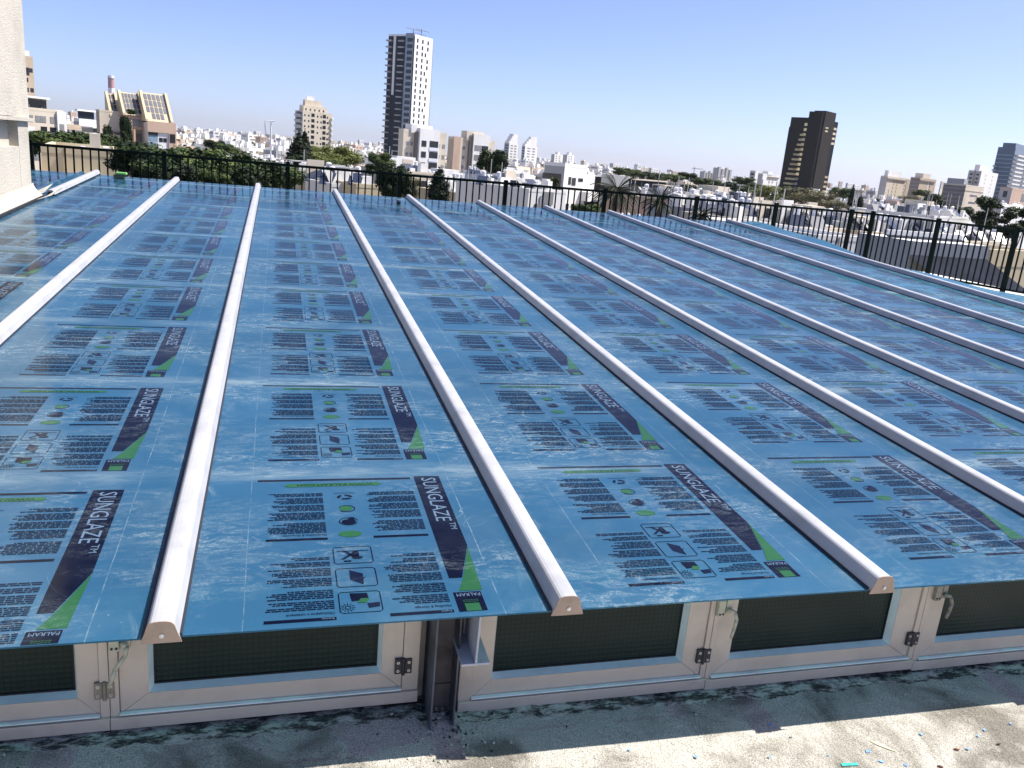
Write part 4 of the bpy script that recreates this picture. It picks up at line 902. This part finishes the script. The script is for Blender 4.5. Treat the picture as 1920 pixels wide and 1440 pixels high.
for D, xl, xc, xr, yt, nR, m, lb, nh, nw in near:
    b = Bld('house', lb, 'building', D, xl, xc, xr, yt+(1500/D if nh > 2 else 4), nR, m, wl=11, roof=random.choice((R_LIGHT, R_GREY)), par=.3)
    b.heaters(nh, 4)
    facade_clutter(b.root, b.wr, b.H, int(b.wr*1.5))
    if nh > 4:
        n_ = max(1, int(b.wr/5)); m_ = b.wr/n_
        for q in range(n_):
            for z in (b.H-3.1, b.H-6.2, b.H-9.3):
                b.box('loggia_shade_panel', q*m_+.5, q*m_+m_*.72, -.13, -.025, z, z+2.0, [random.choice((G_DARK, G_DARK, W_BROWN, G_GREY))])  # flat, mostly dark panels stand for the shaded depth behind the rails
                b.box('loggia_rail', q*m_+.4, q*m_+m_*.74, -.28, -.14, z-.25, z+.55, [random.choice((W_WHITE, W_CREAM, W_GREY))])
    if nh: clutter(b.root, b.wr, b.wl, b.H-.3, int(b.wr*3.2))
    if nw: b.grid('R', fr(.4, b.wr-.4, nw+1), lv(b.H, 3, 3.1, 3.4), 1.3, 1.2, random.choice((G_DARK, G_GREY)))
    if nw > 1: b.balconies('R', [b.wr*.5], lv(b.H, 3, 3.1, 4.2), 3.2, 1.2, .9, W_WHITE)
    if nh > 3 and D > 100: b.hut(.7, .6, 3, 3, 2.0, random.choice((W_WHITE, W_CREAM)))
# corrugated lean-to roofs
b = Bld('shed', 'grey corrugated sloping shed roof in the right railing bay', 'shed', 36, 1690, 1712, 1856, 452, 176, W_GREY, wl=3, par=0)
mb = MB(); n = 44
for i in range(n):
    x0, x1 = b.wr*i/n, b.wr*(i+1)/n; xm = (x0+x1)/2
    for a_, c_, dz in ((x0, xm, .03), (xm, x1, -.03)): mb.face([(a_, -2.4, b.H-1.6-dz), (c_, -2.4, b.H-1.6+dz), (c_, 1.5, b.H+.12+dz), (a_, 1.5, b.H+.12-dz)])
mb.box(0, b.wr, -2.5, -2.38, b.H-1.85, b.H-1.62, 1); mb.box(0, b.wr, 1.4, 1.6, b.H+.1, b.H+.3, 1)
mb.build('corrugated_roof', [mat('corrugated', (.13, .13, .14), .5), W_WHITE], b.root); b.box('shade_panel', b.wr*.05, b.wr*.8, -2.2, -2.1, 0, b.H-1.9, [G_DARK])  # dark panel paints the shade below the sloping roof
b = Bld('house', 'yellow cream house end beside the corrugated shed at the right edge', 'building', 46, 1850, 1862, 1960, 468, 165, W_SAND, wl=6)
b.grid('R', [b.wr*.3], [b.H-2.6], 1.2, 1.2)
# white vent pots just beyond the terrace
for i, (px, py, lb) in enumerate(((1148, 393, 'leftmost white vent pot below the palms'), (1165, 396, 'second white vent pot from the left below the palms'), (1177, 396, 'third white vent pot from the left below the palms'), (1197, 398, 'rightmost white vent pot with a cowl below the palms'))):
    p = at(px, py, 20)
    t = thing('vent_pot', lb, 'vent pipe', (p.x, p.y, p.z-1.2)); mb = MB(); mb.bar((0, 0, 0), (0, 0, 1.1), .055, 14); mb.build('pipe', T_WHITE, t, smooth=False)
    mb = MB(); mb.bar((0, 0, 1.101), (0, 0, 1.16), .066, 14, 0, .05); mb.build('cap', T_WHITE, t)
# street lamp style mast with hoop
p = at(508, 228, 62); t = thing('antenna_mast', 'thin white mast with curved arm left of the cream tower', 'mast', (p.x, p.y, GZ)); h = p.z-GZ
mb = MB(); mb.bar((0, 0, 0), (0, 0, h), .09, 8, 0, .05); mb.build('pole', T_WHITE, t)
mb = MB(); pts = [Vector((-.30+.30*math.cos(a), 0, h-.15-.0+.55*math.sin(a))) for a in (0, -.5, -1.0, -1.6, -2.2, -2.8)]
pts = [Vector((0, 0, h-1.6)), Vector((-.18, 0, h-1.2)), Vector((-.35, 0, h-.7)), Vector((-.40, 0, h-.2)), Vector((-.36, 0, h+.05))]
for q in range(4): mb.bar(pts[q], pts[q+1], .03, 6)
mb.bar((-.25, 0, h-.02), (.25, 0, h+.06), .035, 6); mb.build('arm', T_WHITE, t); FOOT.append((Vector((p.x, p.y, 0)), 2))
# tower crane far away
p = at(1302, 316, 1500); t = thing('tower_crane', 'tiny pale tower crane on the skyline above the dark netted building', 'crane', (p.x, p.y, GZ)); h = p.z-GZ
mb = MB(); mb.bar((0, 0, 0), (0, 0, h+3), .8, 4); mb.build('mast', M_POLE, t); mb = MB(); mb.bar((-4, 2, h), (12, -8, h), .7, 4); mb.build('jib', M_POLE, t)

# --- trees
M_TRUNK = mat('bark', (.09, .065, .045), .9, 0, .2, 3)
def leafmat(name, a, b_, c_):
    m, nt, bb = newmat(name); pos = nt.nodes.new('ShaderNodeNewGeometry').outputs['Position']
    n = noisetex(nt, pos, 1.1, 4, .65); nt.links.new(ramp(nt, n, [(.34, a), (.52, b_), (.68, c_)]), bb.inputs['Base Color']); bb.inputs['Roughness'].default_value = .65; bb.inputs['Specular IOR Level'].default_value = .2
    return m
L_DARK = leafmat('leaf_dark', (.007, .014, .005), (.018, .033, .009), (.058, .085, .022)); L_MID = leafmat('leaf_mid', (.016, .030, .008), (.045, .072, .016), (.12, .15, .040))
L_YEL = leafmat('leaf_yellow', (.065, .085, .020), (.13, .15, .035), (.22, .22, .06)); L_CYP = leafmat('leaf_cypress', (.006, .012, .006), (.014, .024, .010), (.030, .042, .016)); L_BRN = leafmat('leaf_brownish', (.07, .065, .030), (.12, .11, .05), (.17, .15, .07)); L_PALM = leafmat('leaf_palm', (.006, .011, .005), (.020, .028, .010), (.09, .08, .03))
def crown_mesh(kind, seed, n, m, leaf):
    r = random.Random(seed); mb = MB(); blobs = []
    if kind == 'round':
        for _ in range(18):
            a = r.random()*6.283; q = r.random()**.5*.66; z = r.uniform(-.42, .50); s_ = r.uniform(.24, .42)*(1-.25*abs(z)); blobs.append((q*math.cos(a), q*math.sin(a), z, s_))
    elif kind == 'cypress':
        for k in range(26):
            z = -1+2*k/25; q = .27*(1-max(0, z))**.8*min(1, (z+1.25)/.5); a = r.random()*6.283; blobs.append((.12*q*math.cos(a)+r.uniform(-.03, .03), .12*q*math.sin(a), z, max(.035, q)*r.uniform(.8, 1.15)))
    elif kind == 'pine':
        for _ in range(30):
            z = r.uniform(-.75, .85); q = (.72-.5*abs(z+.05))*r.random()**.5; a = r.random()*6.283; blobs.append((q*math.cos(a), q*math.sin(a), z, r.uniform(.16, .32)))
    tot = sum(b_[3]**2 for b_ in blobs)
    for bx, by, bz, s_ in blobs:
        for _ in range(int(n*s_*s_/tot)):
            d = Vector((r.gauss(0, 1), r.gauss(0, 1), r.gauss(0, 1))).normalized(); rr = s_*(r.random()**.35)*(1+.18*r.gauss(0, 1)*.6)
            flat_ = .85 if kind != 'pine' else .7
            p = Vector((bx, by, bz))+Vector((d.x*rr, d.y*rr, d.z*rr*flat_)); nn = (d+Vector((r.gauss(0, .5), r.gauss(0, .5), r.gauss(0, .5)+.3))).normalized()
            u = nn.orthogonal().normalized(); v = nn.cross(u); a = r.random()*6.283; uu = (u*math.cos(a)+v*math.sin(a))*leaf*r.uniform(.6, 1.3); vv = (v*math.cos(a)-u*math.sin(a))*leaf*r.uniform(.5, 1.0)
            mb.face([p-uu, p-vv*.8, p+uu, p+vv*.8])
    return mb.mesh('crown', m)
CR = {}
for key, kind, m, n, leaf in (('dark', 'round', L_DARK, 6500, .060), ('mid', 'round', L_MID, 6500, .060), ('yel', 'round', L_YEL, 5000, .052), ('brn', 'round', L_BRN, 4200, .045), ('cyp', 'cypress', L_CYP, 9000, .040), ('pine', 'pine', L_DARK, 7000, .060)):
    CR[key] = [crown_mesh(kind, 17*i+len(key), n, m, leaf) for i in range(2)]
def tree(name, label, key, px, py, D, rx, rz_=None, group=None, cat='tree'):
    """crown centred on the pixel, radius in photo pixels"""
    c = at(px, py, D); s_ = rx*D/F*1.22; sz = (rz_ or rx)*D/F*1.12
    t = thing(name, label, cat, (c.x, c.y, GZ), random.uniform(0, 6.28), group)
    if c.z-sz < GZ+1: sz_ = sz
    o = put('crown', random.choice(CR[key]), t, (0, 0, c.z-GZ), 0, (s_*(3.4 if key == 'cyp' else 1.15), s_*(3.4 if key == 'cyp' else 1.15), sz*1.12))
    mb = MB(); h = max(1.5, c.z-GZ); tr = max(.12, min(.45, s_*.09)); mb.bar((0, 0, 0), (0, 0, h*.75), tr*1.3, 8, 0, tr*.8, True)
    for q in range(5):
        a = q*1.257; mb.bar((0, 0, h*.62+.05*q), (math.cos(a)*s_*.45, math.sin(a)*s_*.45, h+sz*.15), tr*.5, 6, 0, tr*.15)
    mb.build('trunk', M_TRUNK, t); FOOT.append((Vector((c.x, c.y, 0)), min(s_*.9, 5)))
    return t
TR = [
 ('tree', 'dark bushy tree right of the sand coloured building', 'dark', 250, 300, 50, 46, 34),
 ('tree', 'low dark tree hiding the foot of the solar roofed block', 'dark', 312, 318, 45, 40, 38),
 ('tree', 'broad green tree between the first two railing posts', 'mid', 362, 312, 48, 44, 36),
 ('tree', 'green tree left of the white mast foot', 'mid', 428, 316, 50, 42, 34),
 ('tree', 'dark tree behind the white mast', 'dark', 492, 330, 55, 36, 30),
 ('tree', 'leafy tree peeking over the roof under the mast', 'mid', 535, 336, 60, 26, 26),
 ('tree', 'green tree at the left end behind the railing corner', 'mid', 66, 268, 85, 34, 22),
 ('tree', 'second green tree from the left over the sand coloured building', 'mid', 108, 272, 88, 34, 20),
 ('tree', 'green tree under the white terraced block', 'mid', 150, 270, 92, 34, 22),
 ('tree', 'dark tree right of the chimney box', 'dark', 200, 276, 95, 28, 24),
 ('cypress', 'tall dark cypress in front of the cream apartment tower', 'cyp', 560, 288, 95, 17, 30),
 ('cypress', 'second dark cypress overlapping the tall one', 'cyp', 571, 284, 110, 12, 30),
 ('tree', 'dark rounded tree at the foot of the two cypresses', 'dark', 566, 308, 90, 22, 18),
 ('tree', 'yellow green tree right of the cypresses', 'yel', 605, 300, 120, 30, 15),
 ('tree', 'pale yellow green tree above the railing bay under the cream tower', 'yel', 640, 296, 150, 32, 24),
 ('tree', 'small yellow green tree at the cream tower foot', 'yel', 592, 283, 230, 16, 10),
 ('tree', 'mid green tree on the railing line under the cream tower', 'mid', 610, 312, 100, 28, 12),
 ('tree', 'dark green tree at the foot of the tall slim tower', 'mid', 716, 305, 105, 20, 20),
 ('tree', 'tall dark hedge tree behind the railing under the tall slim tower', 'dark', 738, 345, 62, 28, 40),
 ('tree', 'brownish bare tree right of the dark hedge tree', 'brn', 768, 352, 70, 18, 26),
 ('tree', 'small dark tree left of the dark hedge tree', 'dark', 696, 318, 110, 10, 12),
 ('tree', 'round black green tree in front of the peach block', 'dark', 922, 306, 100, 25, 28),
 ('cypress', 'dense conical cypress behind the railing left of centre', 'cyp', 823, 356, 50, 18, 34),
 ('tree', 'spiky dark conifer in front of the cubic white building', 'pine', 1034, 358, 100, 18, 22),
 ('tree', 'round dark tree between the palms and the black tower', 'dark', 1290, 358, 120, 19, 12),
 ('tree', 'dark bush right of the cubic white building', 'mid', 1105, 395, 70, 26, 14),
 ('tree', 'yellow green wide tree below the hotel block', 'yel', 1438, 362, 260, 26, 15),
 ('tree', 'green tree behind the yellow green wide tree', 'mid', 1480, 362, 320, 20, 12),
 ('tree', 'brown green tree below the left half of the black tower', 'brn', 1500, 368, 300, 26, 17),
 ('tree', 'brown green tree below the right half of the black tower', 'brn', 1536, 374, 280, 26, 18),
 ('tree', 'brown green tree on the tank crowded roofs right of the black tower', 'brn', 1566, 386, 240, 22, 12),
 ('tree', 'mid green tree right of the black tower foot', 'mid', 1578, 362, 420, 16, 10),
 ('cypress', 'thin cypress right of the black tower, tallest of the three there', 'cyp', 1597, 370, 260, 5, 17),
 ('cypress', 'short cypress right of the thin tallest one', 'cyp', 1613, 378, 260, 5, 9),
 ('tree', 'small round dark tree alone in the white roofs', 'dark', 1644, 380, 240, 7, 8),
 ('tree', 'dark tree below the cream round topped block', 'dark', 1750, 378, 260, 17, 13),
 ('tree', 'flat topped green tree below the tan block', 'mid', 1728, 362, 420, 13, 6),
 ('tree', 'grey brown tree left of the dark tree below the blocks', 'brn', 1705, 376, 300, 16, 9),
 ('tree', 'ragged dark tree left of the big right pine', 'dark', 1800, 398, 160, 20, 12),
 ('pine_tree', 'big ragged dark pine near the right edge', 'pine', 1853, 402, 130, 29, 24),
 ('pine_tree', 'dark pine cut by the right edge of the photo', 'pine', 1903, 418, 120, 30, 22),
 ('tree', 'dark tree filling the gap left of the second railing post', 'dark', 283, 330, 42, 30, 30),
 ('tree', 'dark tree right of the second railing post', 'dark', 335, 336, 40, 30, 28),
 ('tree', 'mid green tree low behind the third railing bay', 'mid', 395, 342, 42, 30, 24),
 ('tree', 'dark tree low behind the third railing bay', 'dark', 455, 338, 46, 30, 28),
 ('tree', 'dark climbing greenery in front of the solar roofed block, left clump', 'dark', 204, 262, 172, 9, 26),
 ('tree', 'dark climbing greenery in front of the solar roofed block, middle clump', 'dark', 236, 250, 172, 8, 32),
 ('tree', 'green roof garden bush on the solar roofed block', 'mid', 246, 210, 176, 7, 5),
 ('tree', 'dark treetop between tall slim tower and white roofs', 'mid', 742, 276, 600, 18, 6),
 ('tree', 'dark green tree in the gap below the solar roofed block glass strip', 'dark', 405, 272, 240, 18, 9),
 ('tree', 'round green tree left of the white mast', 'mid', 425, 280, 210, 18, 10),
]
for name, lb, key, px, py, D, rx, rz_ in TR: tree(name, lb, key, px, py, D, rx, rz_)
row = ['mid', 'mid', 'dark', 'mid', 'mid', 'dark', 'mid', 'mid', 'dark', 'mid', 'mid', 'mid']
for i, (px, py) in enumerate(((1168, 322), (1190, 325), (1212, 330), (1236, 332), (1262, 334), (1290, 331), (1316, 341), (1342, 345), (1368, 349), (1392, 355), (1418, 352), (1396, 340))):
    tree('tree', 'green treetop in the long row beyond the dark netted building', row[i], px, py, 330+20*(i % 4), 16, 8, 'row of treetops across the middle distance')
# palms
def palm(label, px, py, D, fl_, nf=44):
    c = at(px, py, D); t = thing('palm_tree', label, 'palm', (c.x, c.y, GZ)); h = c.z-GZ; r = random.Random(px)
    mb = MB(); mb.bar((0, 0, 0), (0, 0, h), .28, 10, 0, .22); mb.build('trunk', M_TRUNK, t)
    mb = MB()
    for q in range(nf):
        a = q*2.399; up = r.uniform(-.5, 1.3); P = Vector((0, 0, 0)); d = Vector((math.cos(a)*math.cos(up), math.sin(a)*math.cos(up), math.sin(up))); side = Vector((-math.sin(a), math.cos(a), 0))
        for k in range(9):
            P2 = P+d*fl_/9; wd = fl_*.13*(1-abs(k-3.5)/6)
            for s_ in (-1, 1):
                for e in (0, .5):
                    A = P.lerp(P2, e); mb.face([A, A+d*fl_*.03, A+side*s_*wd+Vector((0, 0, -wd*.6))+d*fl_*.06])
            mb.bar(P, P2, .03, 3); P = P2; d = (d+Vector((0, 0, -.16))).normalized()
    mb.build('crown', L_PALM, t, (0, 0, h)); FOOT.append((Vector((c.x, c.y, 0)), 3))
palm('big dark palm in front of the dark netted building', 1156, 362, 75, 2.7, 60)
palm('smaller palm with pale hanging fronds right of the big one', 1238, 380, 62, 1.5, 44)
palm('small dark palm below the peach walled house', 1318, 406, 50, 1.0, 26)

# --- carpet of low blocks
mb = MB(); mb.box(-1.6, 1.6, -1.2, -.01, 0, .18); mb.box(-1.6, 1.6, -1.2, -1.1, .1805, 1.0); mb.box(-1.6, -1.5, -1.099, -.01, .1805, 1.0); mb.box(1.5, 1.6, -1.099, -.01, .1805, 1.0)
BALC = mb.mesh('balcony', W_WHITE)
def blocked(P, r): return any((P.x-q.x)**2+(P.y-q.y)**2 < (r+d)**2 for q, d in FOOT)
def roofedge(x): return 335+.078*(x-330) if x < 1365 else 418+(x-1365)*.29
rc = random.Random(42); uR, uL = zdir(45), zdir(-45); cnt = 0; carpet = []
WM = [W_WHITE]*7 + [W_CREAM, W_CREAM, W_SAND, W_GREY, W_PINK]
for ia in range(-30, 42):
    for ib in range(-30, 42):
        a, b_ = ia*16+rc.uniform(-2.5, 2.5), ib*14.5+rc.uniform(-2.5, 2.5); wr, wl = rc.uniform(8, 13), rc.uniform(7, 11.5); H = rc.choice((9.5, 10.5, 11.5, 12.5, 12.5, 13.5)); m = rc.choice(WM); rr = rc.random()
        P = Vector((CAM.x, CAM.y, 0))+uR*a+uL*b_; D = math.hypot(P.x-CAM.x, P.y-CAM.y)
        if D < 66 or D > 480: continue
        if D < 150: H = min(H, 10.5)-rc.uniform(0, 1.5)
        if D < 170: wr *= .8; wl *= .8
        if D > 200: H += rc.choice((0, 0, 0, 1.2))
        if D > 300: H += rc.choice((0, 0, 0, 2.5))
        top = Vector((P.x, P.y, GZ+H+1.5)); x, y = proj(top)
        if (top-CAM).dot(fwd) < 5 or x < -40 or x > 1960 or y > roofedge(x)+6: continue
        ctr = P+uR*wr/2+uL*wl/2
        if blocked(ctr, 6): continue
        carpet.append((D, P, wr, wl, H, m, rr))
def sector(P):
    x = proj(Vector((P.x, P.y, GZ+10)))[0]
    for lim, nm in ((330, 'behind the solar roofed block'), (530, 'around the thin white mast'), (640, 'below the cream apartment tower'), (760, 'left of the tall slim tower'), (850, 'below the white fronted block'),
                    (940, 'below the peach block'), (1020, 'below the white terraced towers'), (1110, 'by the cubic white building'), (1260, 'beyond the dark netted building'), (1400, 'below the ribbed slabs'),
                    (1470, 'left of the black tower'), (1580, 'below the black tower'), (1700, 'right of the black tower'), (1770, 'below the tan block'), (1850, 'below the office block')):
        if x < lim: return nm
    return 'below the rightmost glass tower'
carpet.sort(key=lambda q: q[0]); carpet = carpet[:290]
print('carpet', len(carpet))
cname = {W_WHITE: 'white', W_CREAM: 'cream', W_SAND: 'sand yellow', W_GREY: 'grey', W_PINK: 'peach'}
for D, P, wr, wl, H, m, rr in carpet:
    P = Vector((P.x, P.y, GZ)); rz = math.atan2(uR.y, uR.x)+rc.choice((0, 0, .06, -.08))
    zone = 'nearer' if D < 160 else ('middle' if D < 300 else 'farther')
    t = thing('low_block', '%s %s low flat-roofed block %s' % ({'nearer': 'close', 'middle': 'midway', 'farther': 'distant'}[zone], cname[m], sector(P)), 'building', P, rz, 'low flat-roofed blocks of the city carpet')
    mb = MB(); mb.box(0, wr, 0, wl, 0, H); mb.m = [1, 1, 0, 0, 0, 0]
    if D < 240:
        xb = rc.uniform(.1, .5)*wr
        for q in range(3): put('balcony', BALC, t, (xb+1.6, -.02, H-3.6-3.1*q), 0)
    mb.box(0, wr, -.02, .25, H+.002, H+.8); mb.box(-.02, .25, .26, wl, H+.002, H+.8)
    hx, hy = rc.uniform(.2, .6)*wr, rc.uniform(.3, .6)*wl; mb.box(hx, hx+3.2, hy, hy+3, H+.002, H+rc.uniform(2.0, 2.8))
    if rr > .72: mb.box(.4, wr*.42, wl*.25, wl-.3, H+.004, H+2.4, 3 if rr > .86 else 0)
    if rr < .35: mb.box(hx+3.4, min(wr-.3, hx+6), hy-1, hy+2.2, H+.003, H+1.6, 2)
    mb.build('wall', [m, R_LIGHT if rr < .6 else R_GREY, W_GREY, W_CREAM], t)
    if D < 220: facade_clutter(t, wr, H, 12)
    clutter(t, wr, wl, H, 34 if D < 200 else (24 if D < 320 else 14))
    nh = rc.randint(5, 10) if D < 300 else rc.randint(3, 6)
    for _ in range(nh): put('water_heater', HEATER, t, (rc.uniform(.8, wr-.8), rc.uniform(1.2, wl-.8), H), rc.choice((-.9, -.6, -1.2)))
    nz = 3 if D < 200 else (2 if D < 260 else 1)
    for iz in range(nz):
        for u in fr(.3, wr-.3, 4 if D < 200 else 2): put('window', winmesh(G_DARK if rc.random() < .7 else G_GREY), t, (u, 0, H-2.6-3.1*iz), 0, (rc.choice((1.1, 1.6, 2.6)), 1, 1.2))
        put('window', winmesh(G_DARK), t, (0, wl*.5, H-2.6-3.1*iz), -math.pi/2, (1.4, 1, 1.2))

# trees filling the streets between the blocks
k = 0
for _ in range(2600):
    if k >= 115: break
    az = YAW+rad(rc.uniform(-33, 33)); D = rc.uniform(90, 470); P = CAM+Vector((math.sin(az), math.cos(az), 0))*D; z = GZ+rc.uniform(8.5, 12)
    x, y = proj(Vector((P.x, P.y, z+2)))
    if y > roofedge(x)+4 or blocked(P, 1): continue
    key = rc.choice(('dark', 'dark', 'mid', 'mid', 'yel', 'brn')); k += 1
    s_ = rc.uniform(3, 4.6)
    kn = {'dark': 'dark green', 'mid': 'mid green', 'yel': 'yellow green', 'brn': 'brownish'}[key]
    t = thing('street_tree', '%s street tree %s' % (kn, sector(P)), 'tree', (P.x, P.y, GZ), rc.random()*6, 'street trees between the rooftops')
    put('crown', rc.choice(CR[key]), t, (0, 0, z-GZ), 0, (s_, s_, s_*.8)); mb = MB(); mb.bar((0, 0, 0), (0, 0, z-GZ), .25, 6, 0, .12); mb.build('trunk', M_TRUNK, t)

# --- far city as one mass, far towers on it as things
mb = MB()
for _ in range(5200):
    az = YAW+rad(rc.uniform(-36, 36)); D = 480+3800*rc.random()**1.5; P = CAM+Vector((math.sin(az), math.cos(az), 0))*D
    if blocked(P, 9): continue
    H = rc.choice((11, 12.5, 14, 15.5, 17)) + (rc.choice((0, 0, 2, 5, 9)) if D > 900 else rc.choice((0, 0, 0, 3))) + (D > 1800)*rc.choice((0, 3, 8, 14)); sx, sy = rc.uniform(8, 17), rc.uniform(8, 14)
    T = Matrix.Translation((P.x, P.y, GZ)) @ Matrix.Rotation(rad(45)+rc.choice((0, 0, .2, -.3)), 4, 'Z'); mi = rc.choice((0, 0, 0, 1, 1, 2, 3, 4)); mb.box(0, sx, 0, sy, 0, H, mi, T)
    mb.box(sx*.3, sx*.3+3, sy*.3, sy*.3+3, H+.01, H+2.6, 0, T)
    if D < 1500:
        for q in range(3): x0 = rc.uniform(0, sx-1); y0 = rc.uniform(0, sy-1); mb.box(x0, x0+.7, y0, y0+.7, H+.01, H+1.9, 0, T)
    if D < 1900:
        for q in range(2): mb.box(sx*(.12+.45*q), sx*(.40+.45*q), -.06, -.01, H-3, H-1.6, 5, T)
        mb.box(sx*.2, sx*.8, -.06, -.01, H-6.2, H-4.8, 5, T); mb.box(-.06, -.01, sy*.2, sy*.8, H-3, H-1.6, 5, T)
o = mb.build('distant_city', [W_WHITE, W_CREAM, W_GREY, W_PINK, W_TAN, G_GREY]); tag(o, 'far carpet of pale rooftops reaching the horizon', 'distant city', kind='stuff')
mb = MB()
for _ in range(760):
    az = YAW+rad(rc.uniform(-34, 36)); D = 480+1500*rc.random()**1.4; P = CAM+Vector((math.sin(az), math.cos(az), 0))*D; z = rc.uniform(11, 16)
    if blocked(P, 4): continue
    for q in range(46):
        d = Vector((rc.gauss(0, 1), rc.gauss(0, 1), rc.gauss(0, .6))).normalized()*rc.uniform(2.5, 5.5); c = Vector((P.x, P.y, GZ+z))+d; s_ = rc.uniform(.7, 1.4)
        u = Vector((rc.gauss(0, 1), rc.gauss(0, 1), rc.gauss(0, 1))).normalized(); v = u.orthogonal().normalized(); mb.face([c-u*s_, c-v*s_, c+u*s_, c+v*s_], 0)
o = mb.build('distant_greenery', [L_DARK]); tag(o, 'dark tree clumps scattered through the far city', 'trees', kind='stuff')
FT = [(330, 246, 18), (376, 250, 12), (480, 246, 14), (505, 252, 10), (674, 262, 10), (700, 268, 8), (712, 266, 9), (1012, 302, 9), (1150, 306, 22), (1200, 313, 24), (1222, 315, 18), (1262, 321, 14), (1385, 331, 16), (1395, 333, 10), (1590, 343, 12), (1575, 340, 8), (1603, 346, 14), (1766, 340, 7), (1640, 356, 12), (1130, 308, 14), (870, 296, 10), (935, 288, 8)]
for i, (px, py, wpx) in enumerate(FT):
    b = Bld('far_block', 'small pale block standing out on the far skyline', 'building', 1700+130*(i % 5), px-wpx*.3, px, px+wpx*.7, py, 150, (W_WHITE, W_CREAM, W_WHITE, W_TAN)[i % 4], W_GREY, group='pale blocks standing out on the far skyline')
    b.grid('R', fr(0, b.wr, 3), lv(b.H, 4, 3.4, 4), b.wr*.2, 1.6, G_GREY)

# --- ground, hills, haze
m, nt, bb = newmat('city_ground'); pos = nt.nodes.new('ShaderNodeNewGeometry').outputs['Position']
nt.links.new(ramp(nt, noisetex(nt, pos, .03, 5, .6), [(.35, (.03, .045, .02)), (.5, (.10, .10, .09)), (.65, (.22, .20, .17))]), bb.inputs['Base Color']); bb.inputs['Roughness'].default_value = .9
mb = MB(); n = 48
ring_ = [(15000*math.cos(2*math.pi*q/n), 15000*math.sin(2*math.pi*q/n), GZ) for q in range(n)]; mb.face(ring_)
o = mb.build('ground', m); tag(o, kind='structure')
mb = MB(); n = 160; prev = None
for q in range(n+1):
    az = YAW+rad(-40+80*q/n); D = 9000; hgt = 42+34*noise.noise(Vector((q*.09, 1.3, 0)))+14*noise.noise(Vector((q*.35, 5, 0)))+ (26 if q < n*.45 else 0)*max(0, 1-abs(q/n-.3)/.18)
    d = Vector((math.sin(az), math.cos(az), 0)); A = CAM+d*(D-900); B = CAM+d*(D+200); Cc = CAM+d*(D+1500); cur = ((A.x, A.y, GZ-1), (B.x, B.y, GZ+max(10, hgt)), (Cc.x, Cc.y, GZ-1))
    if prev: mb.face([prev[0], cur[0], cur[1], prev[1]]); mb.face([prev[1], cur[1], cur[2], prev[2]])
    prev = cur
o = mb.build('hills', mat('hill', (.16, .14, .10), .9, 0, .2, .002), smooth=True); tag(o, kind='structure')

# still, slightly milky spring air
hm = bpy.data.materials.new('haze'); hm.use_nodes = True; nt = hm.node_tree
for n_ in list(nt.nodes):
    if n_.type != 'OUTPUT_MATERIAL': nt.nodes.remove(n_)
pv = nt.nodes.new('ShaderNodeVolumePrincipled'); pv.inputs['Color'].default_value = (.86, .92, 1, 1); pv.inputs['Density'].default_value = 0.000035; pv.inputs['Anisotropy'].default_value = 0.2
nt.links.new(pv.outputs[0], nt.nodes['Material Output'].inputs['Volume'])
mb = MB(); mb.box(-15500, 15500, -15500, 15500, GZ-1.5, 140)
o = mb.build('haze', hm); tag(o, kind='stuff')

# tell look-alikes apart by their order in the photo
bpy.context.view_layer.update()
same = {}
for o in S.objects:
    if o.parent is None and 'label' in o: same.setdefault(o['label'], []).append(o)
NUM = ['leftmost', 'second', 'third', 'fourth', 'fifth', 'sixth', 'seventh', 'eighth', 'ninth', 'tenth', 'eleventh', 'twelfth', 'thirteenth', 'fourteenth', 'fifteenth', 'sixteenth', 'seventeenth', 'eighteenth', 'nineteenth', 'twentieth', 'twenty-first', 'twenty-second']
for lb, os_ in same.items():
    if len(os_) < 2: continue
    os_.sort(key=lambda o: proj(o.matrix_world.translation + Vector((0, 0, 0 if o.location.z > -5 else 11)))[0])
    for i, o in enumerate(os_[:22]):
        o['label'] = '%s, %s' % (lb, 'leftmost of them' if i == 0 else ('rightmost of them' if i == len(os_)-1 else NUM[i]+' from the left'))
